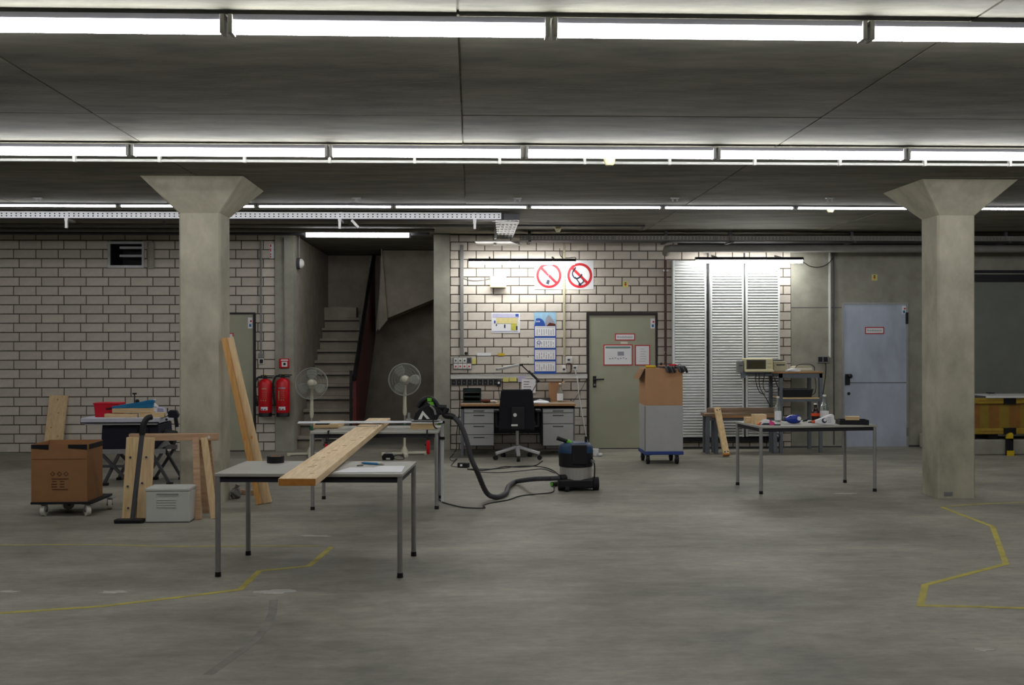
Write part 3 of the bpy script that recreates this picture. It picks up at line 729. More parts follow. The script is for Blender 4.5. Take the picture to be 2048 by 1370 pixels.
# plunge saw
c = H(848, 852, ZP+.018); c.y = yg; c.z = ZP+.0185
s = thing('plunge_saw', 'black and green plunge saw standing on the guide rail', 'saw', c)
T = TR(c)
part(s, 'base_plate', MB().box((-.15, -.07, 0), (.13, .07, .008), T), 'galv')
part(s, 'blade_guard', MB().prism([(-.13, .01), (.10, .01), (.13, .07), (.10, .13), (.03, .16), (-.05, .14), (-.11, .08)], .04, T, at=-.045), 'black', bevel=.006)
gp = part(s, 'guard_cover', MB().prism([(-.085, .015), (-.05, .015), (-.035, .06), (.0, .02), (.03, .02), (-.04, .10)], .008, T, at=-.054), 'white')
part(s, 'motor_housing', MB().cyl(T @ Vector((-.02, -.01, .13)), T @ Vector((.04, .10, .11)), .055, .05, 14), 'black')
hd = part(s, 'handle', MB().tube(cr([T @ Vector(p) for p in ((-.09, .0, .13), (-.05, .0, .19), (.02, .0, .215), (.08, .0, .18), (.12, .0, .10), (.14, .0, .06))], 6), .024, 8), 'black')
part(hd, 'green_trigger', MB().cbox(T @ Vector((.025, -.02, .205)), (.04, .03, .03)).cbox(T @ Vector((.045, -.02, .165)), (.035, .03, .035)), 'green')
part(s, 'depth_scale', MB().tube(cr([T @ Vector(p) for p in ((.03, -.056, .15), (.07, -.056, .11), (.085, -.056, .06))], 5), .011, 6), 'grey')
part(s, 'front_knob', MB().cyl(T @ Vector((-.175, 0, .0)), T @ Vector((-.175, 0, .075)), .014, n=10).cyl(T @ Vector((-.20, 0, .0)), T @ Vector((-.15, 0, .0)) + Vector((0,0,.006)), .02, n=8), 'grey')
part(s, 'dust_port', MB().cyl(T @ Vector((.10, 0, .13)), T @ Vector((.19, 0, .125)), .026, n=12), 'black')
# rail leaning upright at table end with black clamps, red handled screw clamp underneath
xr_ = X(883.5, 10.0); yk = H(880, 997).y-.25
r2 = thing('guide_rail', 'second aluminium guide rail standing upright at the table end', 'guide rail', (xr_, yk, 0))
part(r2, 'rail', MB().box((xr_-.012, yk-.02, 0), (xr_+.014, yk+.05, Z(845, yk))), 'tray')
for py in (843, 875): part(r2, 'rail_clamp', MB().cbox((xr_-.005, yk-.01, Z(py, yk)), (.062, .06, .026)), 'black')
part(r2, 'green_clip', MB().cbox((xr_-.03, yk-.03, Z(847, yk)), (.04, .02, .012)), 'green')
def under_clamp(px, py0, py1, label):
    p = H(px, 870, H2); zb, zt_ = Z(py1, p.y), Z(py0, p.y)
    o = thing('screw_clamp', label, 'clamp', (p.x, p.y+.02, zb))
    y = p.y+.02
    part(o, 'handle', MB().lathe([(.008, zb), (.017, zb+.01), (.018, zt_-.02), (.012, zt_)], (p.x, y, 0), 12), 'red')
    part(o, 'spindle', MB().cyl((p.x, y, zt_), (p.x, y, H2-.021), .007, n=8), 'darkmetal')
    yf = H(626, 1020).y+(H(873, 1018).y-H(626, 1020).y)*(px-626)/247-.021
    part(o, 'frame', MB().box((p.x-.03, yf-.014, H2-.10), (p.x-.018, yf-.001, H2+.012)).box((p.x-.03, yf-.014, H2+.0005), (p.x-.018, yf+.05, H2+.012)).box((p.x-.03, yf-.014, H2-.10), (p.x+.008, y+.008, H2-.088)), 'darkmetal')
    part(o, 'pad', MB().cyl((p.x, y, H2-.08), (p.x, y, H2-.062), .016, n=10), 'darkmetal')
under_clamp(856, 880, 908, 'screw clamp with bright red handle under the right table end')
under_clamp(652, 885, 896, 'screw clamp with dark red handle under the left table end')

# small things on the front table
def tape_roll():
    c = H(548, 927, H1); o = thing('tape_roll', 'thick black roll of tape on the front table', 'tape', c+Vector((0, .06, 0)))
    T = c+Vector((0, .06, 0)); mb = MB(); n = 28
    prof = [(.038, 0), (.062, 0), (.062, .048), (.038, .048), (.038, 0)]
    vs = []
    for r, h in prof[:4]:
        for k in range(n): vs.append(T+Vector((r*math.cos(2*math.pi*k/n), r*math.sin(2*math.pi*k/n), h)))
    mb.add(vs, [(i*n+k, i*n+(k+1) % n, ((i+1) % 4)*n+(k+1) % n, ((i+1) % 4)*n+k) for i in range(4) for k in range(n)])
    part(o, 'tape', mb, 'black'); mb = MB(); vs = []
    for r, h in ((.034, .001), (.038, .001), (.038, .0485), (.034, .0485)):
        for k in range(n): vs.append(T+Vector((r*math.cos(2*math.pi*k/n), r*math.sin(2*math.pi*k/n), h)))
    mb.add(vs, [(i*n+k, i*n+(k+1) % n, ((i+1) % 4)*n+(k+1) % n, ((i+1) % 4)*n+k) for i in range(4) for k in range(n)])
    part(o, 'core', mb, 'cardtop')
tape_roll()
pp = [H(665, 946, H1), H(803, 945, H1), H(810, 933, H1), H(760, 933, H1), H(748, 936, H1), H(700, 936, H1)]
mb = MB(); n = len(pp); mb.add([p+Vector((0, 0, .0045)) for p in pp]+[p+Vector((0, 0, .0005)) for p in pp], [tuple(range(n)), tuple(range(2*n-1, n-1, -1))]+[(i, (i+1) % n, n+(i+1) % n, n+i) for i in range(n)])
single('paper_plan', 'white paper plan spread out beside the plank on the front table', 'paper', mb, 'paper', sum(pp, Vector())/n)
a, b = H(727, 926, H1+.008), H(757, 928, H1+.008)
o = thing('marker_pen', 'teal blue pen lying on the front table', 'pen', (a+b)/2-Vector((0, 0, .008)))
part(o, 'barrel', MB().cyl(a, b, .008, n=10), 'tealtool'); part(o, 'cap', MB().cyl(b, b+(b-a)*.35, .008, .006, 10), 'chrome'); part(o, 'tip', MB().cyl(a, a-(b-a)*.15, .007, .002, 10), 'dgrey')
a, b = H(716, 931, H1+.005), H(726, 930, H1+.005); o = thing('pencil_stub', 'small grey pencil stub beside the teal pen', 'pencil', (a+b)/2-Vector((0, 0, .005)))
part(o, 'shaft', MB().cyl(a, b, .005, n=6), 'grey'); part(o, 'point', MB().cyl(a, a-(b-a)*.3, .005, .001, 6), 'dgrey')
c = H(776, 921, H1)+Vector((0, .03, 0)); o = thing('tape_measure', 'chrome and black tape measure on the front table', 'tape measure', c)
part(o, 'case', MB().prism([(-.042, .0), (.042, .0), (.048, .03), (.03, .05), (-.03, .05), (-.048, .03)], .04, TR(c), at=-.02), 'black', bevel=.005)
part(o, 'chrome_top', MB().prism([(-.03, .05), (.03, .05), (.022, .056), (-.022, .056)], .034, TR(c), at=-.017), 'chrome')
part(o, 'blade_lip', MB().cbox(c+Vector((.0, -.021, .012)), (.03, .004, .012)), 'white')
part(o, 'wrist_strap', MB().tube(cr([c+Vector((.045, 0, .03)), c+Vector((.08, .01, .035)), c+Vector((.12, .0, .01)), c+Vector((.08, -.02, .005)), c+Vector((.045, -.01, .01))], 6), .003, 6), 'black')

# ================================================================== FANS
def fan(px, py, basex, basey, tilt, turn, label):
    b = H(basex, basey); Y = b.y; c = W(px, py, Y-.12); r = .222
    o = thing('pedestal_fan', label, 'fan', b, 0, 'pedestal fans in front of the stairs')
    px_ = c.x
    for ang in (0, 90):
        d = Vector((math.cos(R_(ang+8)), math.sin(R_(ang+8)), 0))
        part(o, 'foot', MB().beam(b+d*-.32+Vector((0, 0, .028)), b+d*.32+Vector((0, 0, .028)), .055, .03).beam(b+d*-.32+Vector((0, 0, .012)), b+d*-.27+Vector((0, 0, .012)), .055, .024).beam(b+d*.27+Vector((0, 0, .012)), b+d*.32+Vector((0, 0, .012)), .055, .024), 'fanwhite', bevel=.006)
    part(o, 'base_hub', MB().lathe([(.05, .03), (.045, .06), (.022, .12)], b, 14), 'fanwhite')
    top = c+Vector((0, .10, -.05)); mid = b+(top-b)*.40
    part(o, 'pole', MB().cyl(b+Vector((0, 0, .05)), mid, .017, n=12), 'fanwhite')
    part(o, 'collar', MB().cyl(mid-Vector((0, 0, .03)), mid+Vector((0, 0, .03)), .026, n=12), 'gdark')
    m2 = b+(top-b)*.55; part(o, 'chrome_pole', MB().cyl(mid, m2, .013, n=10), 'galv')
    part(o, 'neck', MB().lathe([(.02, 0), (.03, .05), (.024, .16), (.022, (top-m2).length)], m2, 12), 'fanwhite')
    Rm = Matrix.Rotation(R_(tilt), 4, 'X')
    part(o, 'motor', MB().lathe([(.02, .0), (.06, .015), (.07, .05), (.06, .13), (.03, .16)], c, 18, axis='y', M4=Rm), 'fanwhite')
    g = MB()
    for yy, sc_ in ((-.06, .94), (.05, .94)):
        for q in (.25, .45, .65, .83, 1.0):
            g.torus(c, r*q*sc_, .0016, 40, 4, Rm @ Matrix.Translation((0, yy*(1.15-.5*q*q), 0)))
        for k in range(40):
            a = 2*math.pi*k/40; e = Vector((math.cos(a), 0, math.sin(a)))
            pts = [c + Rm @ (e*(r*q*sc_)+Vector((0, yy*(1.15-.5*q*q), 0))) for q in (.22, .5, .8, 1.)]
            g.tube(pts, .0013, 4)
    part(o, 'guard', g, 'wire')
    part(o, 'guard_rim', MB().torus(c, r, .006, 48, 6, Rm), 'wire')
    for k in range(3):
        a0 = R_(turn+120*k); mb = MB(); vs = []
        for i in range(7):
            t = -.75+1.5*i/6
            for j in range(6):
                rr = .045+(.165-.02*abs(t))*j/5; wdt = .35+.65*math.sin(math.pi*(.15+.7*j/5)); a = a0+t*wdt*.72
                vs.append(c + Rm @ Vector((rr*math.cos(a), .004+.028*t, rr*math.sin(a))))
        mb.add(vs, [(i*6+j, i*6+j+1, (i+1)*6+j+1, (i+1)*6+j) for i in range(6) for j in range(5)], True)
        bl = part(o, 'blade', mb, 'fanblade'); sl = bl.modifiers.new('thick', 'SOLIDIFY'); sl.thickness = .003
    part(o, 'hub_cap', MB().lathe([(.004, -.085), (.035, -.08), (.048, -.06), (.05, -.04)], c, 18, axis='y', M4=Rm), 'fanwhite')
    return o
fan(623, 767, 621, 911, -14, 90, 'cream pedestal fan nearer the fire extinguishers')
fan(809, 759, 809, 910, -10, 120, 'cream pedestal fan behind the plunge saw')

# ================================================================== FIRE CORNER
def extinguisher(px, y0, y1, label, two=False):
    Y = YB-.03-.13; p = W(px, y1, Y); zt_ = Z(y0, Y, px); h = zt_-p.z; x = p.x; r = .098
    o = thing('fire_extinguisher', label, 'fire extinguisher', (x, Y, p.z), 0, 'fire extinguishers')
    zb = p.z
    part(o, 'cylinder', MB().lathe([(r*.9, zb+.05), (r, zb+.07), (r, zb+h*.80), (r*.85, zb+h*.86), (r*.45, zb+h*.90), (r*.3, zb+h*.91)], (x, Y, 0), 22), 'red')
    part(o, 'foot_ring', MB().lathe([(r*.95, zb), (r*.98, zb+.055), (r*.8, zb+.058)], (x, Y, 0), 20), 'black')
    v_ = part(o, 'valve', MB().cyl((x, Y, zb+h*.90), (x, Y, zb+h*.97), .028, n=12).box((x-.05, Y-.025, zb+h*.925), (x+.10, Y+.025, zb+h*.955)), 'black')
    part(v_, 'lever', MB().beam((x-.06, Y, zb+h*.985), (x+.13, Y, zb+h*.975), .03, .014), 'black')
    part(v_, 'safety_pin', MB().torus((x, Y, zb+h*.995), .014, .004, 12, 5), 'yellow')
    part(o, 'hose', MB().tube(cr([(x-.04, Y, zb+h*.95), (x-.10, Y-.01, zb+h*.94), (x-.135, Y-.02, zb+h*.80), (x-.13, Y-.02, zb+h*.5), (x-.108, Y-.02, zb+h*.25)], 6), .013, 8), 'black')
    part(o, 'bracket', MB().box((x-.04, Y+.09, zb+h*.5), (x+.04, YB-.005, zb+h*.56)), 'darkmetal')
    def lab(name, x0, x1, z0, z1, m, rr=.0015):
        n = 6; vs = []
        for k in range(n+1):
            xx = x0+(x1-x0)*k/n; yy = -math.sqrt(max(0, (r+rr)**2-xx*xx))
            vs += [(x+xx, Y+yy, zb+h*z0), (x+xx, Y+yy, zb+h*z1)]
        part(o, name, MB().add(vs, [(2*k, 2*k+2, 2*k+3, 2*k+1) for k in range(n)], True), m)
    lab('white_label', -.045, .05, .16, .24, 'paper'); lab('blue_print', -.04, -.015, .17, .195, 'blue', .0022); lab('black_print', .0, .03, .17, .19, 'ink', .0022)
    lab('heading', -.05 if two else -.03, .05 if two else .035, .66, .69, 'inkgrey' if two else 'cardtop')
    for k in range(4): lab('text_line', -.03, .045, .585-.045*k, .592-.045*k, 'cardtop')
    for k in range(3): lab('pictogram', -.05+.033*k, -.034+.033*k, .38, .41, 'cardtop')
    if two: lab('side_text', -.055, -.035, .42, .62, 'cardtop')
extinguisher(530.5, 750, 833, 'red fire extinguisher next to the left fire door frame')
extinguisher(566, 748, 833, 'red fire extinguisher on the pier below the alarm box', True)
Ya = YB-.03
o = thing('fire_alarm_box', 'square red fire alarm call point on the pier', 'fire alarm', W(569, 735, Ya))
mb = MB(); rect(mb, 559, 717, 579, 736, Ya, .045); part(o, 'case', mb, 'red', bevel=.01)
mb = MB(); rect(mb, 562, 719, 576, 721.5, Ya-.045, .002); part(o, 'heading', mb, 'paper')
mb = MB(); rect(mb, 563.5, 723.5, 574.5, 733.5, Ya-.045, .004); f_ = part(o, 'push_plate', mb, 'paper')
c = W(569, 728, Ya-.049); part(f_, 'button', MB().cyl((c.x, c.y, c.z), (c.x, c.y-.006, c.z), .02, n=12), 'black')
o = thing('light_switch', 'grey switch with dark rocker beside the left fire door', 'switch', W(522, 728, YB-.012))
mb = MB(); rect(mb, 517, 706, 528, 716, YB-.012, .04); part(o, 'junction_box', mb, 'grey', bevel=.006)
mb = MB(); rect(mb, 517.5, 716.5, 528, 728, YB-.012, .035); b_ = part(o, 'switch_plate', mb, 'white', bevel=.004)
mb = MB(); rect(mb, 519.5, 718.5, 526, 726.5, YB-.047, .006); part(b_, 'rocker', mb, 'black')
o = thing('bulkhead_lamp', 'round unlit bulkhead lamp at the stairwell edge', 'lamp', Vector((SX0+.02, 15.32, Z(527, 15.3, 600))))
c = Vector((SX0+.03, 15.32, Z(527, 15.3, 600)))
part(o, 'base', MB().lathe([(.08, -.03), (.085, .02)], c, 18, axis='x'), 'dgrey'); part(o, 'dome', MB().lathe([(.075, .02), (.065, .05), (.03, .075)], c, 18, axis='x'), 'white')
part(o, 'conduit', MB().cyl(c+Vector((0, 0, .08)), (c.x, c.y, CEIL), .012, n=8), 'grey')
o = thing('escape_sign', 'narrow white and red strip sign high on the brick edge', 'sign', W(543, 517, YB-.012))
mb = MB(); rect(mb, 539.5, 488, 548, 517, YB-.013, .004); f_ = part(o, 'plate', mb, 'paper')
for y0_, y1_ in ((489, 494), (497, 503), (507, 510), (512, 515)):
    mb = MB(); rect(mb, 540.5, y0_, 542.5, y1_, YB-.017, .002); part(f_, 'red_print', mb, 'sign_red')
def arrow_sign(px, py, Y, label):
    o = thing('direction_sign', label, 'sign', W(px, py+6, Y)); mb = MB(); rect(mb, px-5.5, py-6, px+5.5, py+6, Y, .004); pl_ = part(o, 'plate', mb, 'note')
    c = W(px, py, Y-.005); part(pl_, 'red_mark', MB().prism([(c.x-.02, c.z+.01), (c.x+.02, c.z+.01), (c.x, c.z-.025)], .002, at=c.y-.001), 'sign_red'); part(pl_, 'black_mark', MB().cbox((c.x, c.y, c.z+.024), (.024, .002, .016)), 'ink')
arrow_sign(1251, 569, YB-.012, 'small yellow marker plate on brick above the middle fire door')
arrow_sign(1749, 555, YB-.01, 'small yellow marker plate above the steel door')

# ================================================================== DESK CORNER
YD0 = H(1035, 912).y                                    # front of the desk
zt = Z(808, YD0, 1035); dx0, dx1 = X(920, YD0), X(1151, YD0)
dk_ = thing('office_desk', 'desk with brown top and two grey drawer pedestals below the calendar', 'desk', ((dx0+dx1)/2, (YD0+14.98)/2, 0))
part(dk_, 'desktop', MB().box((dx0, YD0, zt-.03), (dx1, 14.98, zt)), 'benchwood_x', bevel=.004)
part(dk_, 'edge_band', MB().box((dx0, YD0-.003, zt-.028), (dx1, YD0, zt-.002)), 'orange')
part(dk_, 'back_panel', MB().box((dx0+.02, 14.90, .25), (dx1-.02, 14.92, zt-.03)), 'tableedge')
for xs_ in ((dx0+.01, dx0+.045), (dx1-.045, dx1-.01)):
    lg = part(dk_, 'leg', MB().box((xs_[0], YD0+.02, .03), (xs_[1], YD0+.06, zt-.03)).box((xs_[0], 14.9, .03), (xs_[1], 14.96, zt-.03)).box((xs_[0], YD0+.0, 0), (xs_[1], 14.97, .03)).box((xs_[0], YD0+.02, zt-.07), (xs_[1], 14.96, zt-.03)), 'bluegrey')
def pedestal(x0, x1, splits, label):
    a, b = X(x0, YD0), X(x1, YD0); z0, z1 = Z(893, YD0, x0), Z(817, YD0, x0)
    o = part(dk_, 'drawer_pedestal', MB().box((a, YD0+.03, z0), (b, YD0+.6, z1)), 'dgrey', label=label)
    zz = [Z(s_, YD0, x0) for s_ in splits]
    for t, u in zip(zz, zz[1:]):
        d = part(o, 'drawer_front', MB().box((a+.006, YD0+.008, u+.004), (b-.006, YD0+.029, t-.004)), 'greybox', bevel=.003)
        part(d, 'handle', MB().cbox(((a+b)/2, YD0+.004, t-min(.035, (t-u)*.5)), (.15, .008, .012)), 'dgrey')
pedestal(927, 988, (818, 826, 848, 870, 892), 'left pedestal with three deep drawers')
pedestal(1085, 1147, (818, 826, 848, 892), 'right pedestal with one deep file drawer')
# letter tray
Yt = YD0+.45
c = Vector((X(944, Yt), Yt, zt)); o = thing('letter_tray', 'dark green stacked letter tray on the left of the desk', 'letter tray', c)
for k in range(3):
    z = zt+.004+.07*k
    part(o, 'tray', MB().box((c.x-.13, Yt-.12, z), (c.x+.13, Yt+.14, z+.006)).box((c.x-.13, Yt-.12, z), (c.x-.122, Yt+.14, z+.055)).box((c.x+.122, Yt-.12, z), (c.x+.13, Yt+.14, z+.055)).box((c.x-.13, Yt+.134, z), (c.x+.13, Yt+.14, z+.055)).box((c.x-.12, Yt-.12, z), (c.x+.12, Yt-.114, z+.025)), 'traygreen')
for xx in (-.115, .115): part(o, 'riser_post', MB().box((c.x+xx-.006, Yt-.1, zt+.001), (c.x+xx+.006, Yt+.12, zt+.2)), 'black')
c = Vector((X(975, YD0+.3), YD0+.3, zt)); o = thing('work_glove', 'crumpled brown work glove on the desk beside the letter tray', 'glove', c)
part(o, 'palm', MB().sphere(c+Vector((-.02, 0, .027)), .07, 12, (1.2, .9, .38)), 'brown')
for k in range(4): part(o, 'finger', MB().tube(cr([c+Vector((.04, -.05+.03*k, .025)), c+Vector((.09, -.06+.035*k, .03)), c+Vector((.13, -.06+.03*k, .014))], 4), .013, 7), 'paper2' if k == 0 else 'brown')
# papers, folder, carton, bottle, desk lamp
Yb = YD0+.22; c = Vector((X(1081, Yb), Yb, zt)); mb = MB()
for k in range(4): mb.box((-.105, -.15, .004*k), (.105, .15, .004*k+.003), TR(c+Vector((0, 0, .001)), .1*k-.15))
mb.add([c+Vector(p) for p in ((-.11, -.1, .016), (.1, -.13, .016), (.12, .1, .018), (0, .1, .05), (-.1, .1, .02))], [(0, 1, 2, 3, 4)])
single('paper_stack', 'loose stack of white paper right of the chair on the desk', 'paper', mb, 'paper', c)
c = Vector((X(1078, Yb+.35), Yb+.33, zt)); o = thing('ring_binder', 'black ring binder lying behind the loose paper', 'binder', c)
part(o, 'cover', MB().box((-.16, -.1, 0), (.16, .1, .004), TR(c)).box((-.16, -.1, .046), (.16, .1, .05), TR(c)).box((-.16, .096, .0), (.16, .1, .05), TR(c)), 'black'); part(o, 'pages', MB().box((-.15, -.09, .004), (.15, .09, .045), TR(c)), 'dgrey')
Yx = 14.8; a, b = W(1098, 808, Yx), W(1123, 769, Yx)
o = thing('small_carton', 'small brown cardboard carton standing on the desk', 'carton', Vector(((a.x+b.x)/2, Yx, zt)))
part(o, 'body', MB().box((a.x, Yx-.1, zt), (b.x, Yx+.08, zt+.27)), 'cardtop', bevel=.003)
part(o, 'flap', MB().add([(a.x, Yx-.1, zt+.27), (b.x, Yx-.1, zt+.27), (b.x+.0, Yx-.13, zt+.285), (a.x, Yx-.13, zt+.285)], [(0, 1, 2, 3)]).add([(b.x, Yx-.1, zt+.27), (b.x, Yx+.08, zt+.27), (b.x+.045, Yx+.08, zt+.285), (b.x+.045, Yx-.1, zt+.285)], [(0, 1, 2, 3)]), 'cardtop')
def bottle(px, py, z, h, r, label, body='glass', labm='paper', cap='white', lab=(.1, .42), loc=None, cat='bottle'):
    c = Vector(loc) if loc else H(px, py, z)
    o = thing('bottle', label, cat, c)
    b_ = part(o, 'body', MB().lathe([(r*.92, 0.001), (r, h*.03), (r, h*.52), (r*.8, h*.62), (r*.42, h*.76), (r*.34, h*.93), (r*.36, h*.94)], c, 18), body)
    if labm: part(b_, 'paper_label', MB().lathe([(r*1.02, h*lab[0]), (r*1.02, h*lab[1])], c, 18), labm)
    part(o, 'cap', MB().lathe([(r*.42, h*.935), (r*.42, h*.995), (r*.3, h)], c, 12), cap)
    return o
bottle(0, 0, 0, .27, .043, 'clear bottle in front of the small carton on the desk', loc=(X(1120, Yx-.18), Yx-.18, zt), lab=(.08, .45))
lx = X(1058, 14.75)
o = thing('desk_lamp', 'long armed grey desk lamp with slim head over the desk', 'desk lamp', (lx, 14.92, zt))
base = Vector((lx, 14.92, zt)); j1 = W(1076, 762, 14.75); j2 = W(1043, 730, 14.7); e = W(993, 739, 14.6)
part(o, 'clamp_base', MB().cyl(base, base+Vector((0, 0, .03)), .05, n=16), 'black')
part(o, 'arm', MB().cyl(base+Vector((0, 0, .03)), j1, .008, n=8), 'grey', label='lower arm')
part(o, 'arm', MB().cyl(j1, j2, .009, n=8).cyl(j1+Vector((0, .02, .02)), j1+(j2-j1)*.55+Vector((0, .02, .02)), .01, n=8), 'black', label='upper arm')
part(o, 'joint', MB().sphere(j1, .024, 10), 'black')
part(o, 'joint', MB().beam(j2+Vector((.02, 0, .005)), j2-Vector((.05, 0, .005)), .03, .028), 'black')
part(o, 'lamp_head', MB().beam(j2-Vector((.04, 0, 0)), e, .07, .035), 'greybox', bevel=.008)
# office chair seen from behind
cb = H(1041, 919); cb.z = 0; cyc = cb.y+.05
o = thing('office_chair', 'black swivel chair with chrome star base at the desk', 'chair', (cb.x, cyc, 0))
cx = cb.x-.04
part(o, 'gas_lift', MB().cyl((cx, cyc, .12), (cx, cyc, .42), .022, n=12), 'chrome')
part(o, 'hub', MB().cyl((cx, cyc, .08), (cx, cyc, .19), .045, .03, 14), 'chrome')
for k in range(5):
    a = R_(-90+72*k); d = Vector((math.cos(a), math.sin(a), 0)); e = Vector((cx, cyc, .075))+d*.31
    lg = part(o, 'star_leg', MB().beam(Vector((cx, cyc, .165))+d*.02, e+Vector((0, 0, .012)), .05, .04), 'polished', bevel=.008)
    t = Vector((-d.y, d.x, 0)); part(lg, 'castor', MB().cyl(e-Vector((0, 0, .045))-t*.022, e-Vector((0, 0, .045))+t*.022, .03, n=14), 'rubber')
part(o, 'mechanism', MB().box((cx-.12, cyc-.12, .39), (cx+.12, cyc+.12, .44)), 'black', bevel=.01)
part(o, 'seat', MB().box((cx-.24, cyc-.2, .44), (cx+.24, cyc+.28, .52)), 'fabric', bevel=.03)
yb_ = cyc-.26
zb0, zb1 = Z(862, yb_, 1035), Z(779, yb_, 1035); xl, xr2 = X(1001, yb_), X(1066, yb_)
bk = part(o, 'backrest', MB().prism([(xl-.02, zb0), (xr2+.02, zb0), (xr2+.015, zb0+.3), (xr2-.005, zb1-.02), (xr2-.03, zb1), (xl+.03, zb1), (xl+.005, zb1-.02), (xl-.015, zb0+.3)], .09, at=yb_), 'fabric', bevel=.025)
part(bk, 'shell', MB().box((xl+.14, yb_-.02, zb0+.02), (xl+.32, yb_, zb0+.32)), 'black', bevel=.008)
part(bk, 'round_badge', MB().cyl(W(1030, 830, yb_-.022), W(1030, 830, yb_-.022)+Vector((0, -.004, 0)), .024, n=18), 'white')
part(bk, 'name_plate', MB().cbox(W(1029, 850.5, yb_-.022), (.085, .004, .024)), 'white')
part(o, 'back_bracket', MB().beam((cx, yb_+.05, zb0+.1), (cx, cyc-.05, .41), .06, .03), 'black')
for s_ in (-1, 1):
    part(o, 'armrest', MB().box((cx+s_*.28-.035, cyc-.15, .64), (cx+s_*.28+.035, cyc+.12, .67)).box((cx+s_*.28-.015, cyc-.04, .45), (cx+s_*.28+.015, cyc+.03, .64)).box((min(cx+s_*.2, cx+s_*.29), cyc-.04, .43), (max(cx+s_*.2, cx+s_*.29), cyc+.03, .45)), 'black', bevel=.006)

# ------------------------------------------------------------------ things on the right brick wall
YW = YB-PROUD-.002
def plate(name, label, cat, box, m, th=.004, Y=YW, bevel=0):
    x0, y0, x1, y1 = box; mb = MB(); rect(mb, x0, y0, x1, y1, Y, th)
    o = thing(name, label, cat, W((x0+x1)/2, y1, Y)); part(o, 'panel', mb, m, bevel=bevel); return o
def prohibit(box, label, kind):
    x0, y0, x1, y1 = box; o = plate('prohibition_sign', label, 'sign', box, 'paper', .005)
    c = W((x0+x1)/2+.5, (y0+y1)/2+1, YW-.006); R1 = (X(x1, YW)-X(x0, YW))*.445
    part(o, 'red_ring', MB().ring((c.x, c.y-.002, c.z), R1*.80, R1, .002, 48), 'sign_red')
    d = R1*.62; s2 = .5**.5
    part(o, 'red_bar', MB().prism([(c.x-d-.01, c.z+d-.02), (c.x-d+.018, c.z+d+.008), (c.x+d+.01, c.z-d+.02), (c.x+d-.018, c.z-d-.008)], .002, at=c.y-.004), 'sign_red')
    pm_ = MB()
    if kind == 'smoke':
        pm_.prism([(c.x-.045, c.z-.12), (c.x+.0, c.z-.135), (c.x+.018, c.z-.07), (c.x-.027, c.z-.06)], .002, at=c.y-.003)
        part(o, 'cigarette', pm_, 'ink')
        part(o, 'smoke_curl', MB().tube(cr([c+Vector(p) for p in ((.0, -.003, -.05), (-.02, -.003, -.02), (.0, -.003, .01), (-.03, -.003, .05))], 5), .003, 5), 'inkgrey')
    else:
        pm_.tube(cr([c+Vector(p) for p in ((-.06, -.003, .12), (-.11, -.003, .03), (-.07, -.003, -.04), (-.01, -.003, -.03), (.03, -.003, .02))], 6), .011, 6)
        part(o, 'flame', pm_, 'ink')
        part(o, 'match', MB().beam(c+Vector((-.07, -.003, -.02)), c+Vector((.0, -.003, -.12)), .018, .004, (0, 1, 0)).cyl(c+Vector((-.0, -.0, -.13)), c+Vector((-.0, -.005, -.13)), .022, n=12), 'ink')
        part(o, 'hand', MB().tube(cr([c+Vector(p) for p in ((-.01, -.003, -.14), (.05, -.003, -.09), (.04, -.003, -.05))], 5), .008, 6), 'ink')
prohibit((1069, 521, 1125.5, 579), 'white square no smoking sign with red ring', 'smoke')
prohibit((1131, 521, 1187, 579), 'white square no open flame sign with red ring', 'flame')
o = plate('junction_box', 'cream junction box on the brick wall left of the no smoking sign', 'junction box', (980, 553, 1012, 576), 'cream', .09, bevel=.01)
# site poster
o = plate('site_map', 'small coloured site map poster on the brick wall', 'poster', (983, 625.5, 1040, 666), 'paper', .003)
def pmk(o, name, box, m, dy=.005): mb = MB(); rect(mb, *box, YW-dy, .0015); part(o, name, mb, m)
M['mapyellow'] = mat('map_yellow', (214, 200, 140), .8, var=.15, scale=20)
M['mapgreen'] = mat('map_green', (190, 186, 80), .8, var=.2, scale=25)
M['mapviolet'] = mat('map_violet', (190, 188, 214), .8, var=.1, scale=20)
pmk(o, 'map_sky', (985, 627, 1038, 635), 'mapviolet', .004); pmk(o, 'map_field', (993, 636, 1035, 647), 'mapyellow', .0045); pmk(o, 'map_field', (1022, 647, 1034, 661), 'mapgreen', .0045)
pmk(o, 'map_mark', (988, 641, 991, 647), 'blue'); pmk(o, 'map_mark', (1008, 649, 1011, 656), 'ink'); pmk(o, 'map_mark', (1032, 652, 1035, 660), 'ink'); pmk(o, 'map_logo', (1031, 628, 1037, 633), 'blue'); pmk(o, 'map_mark', (992, 648, 994, 652), 'ink')
pmk(o, 'map_border', (984, 661.5, 1037, 663), 'mapviolet')
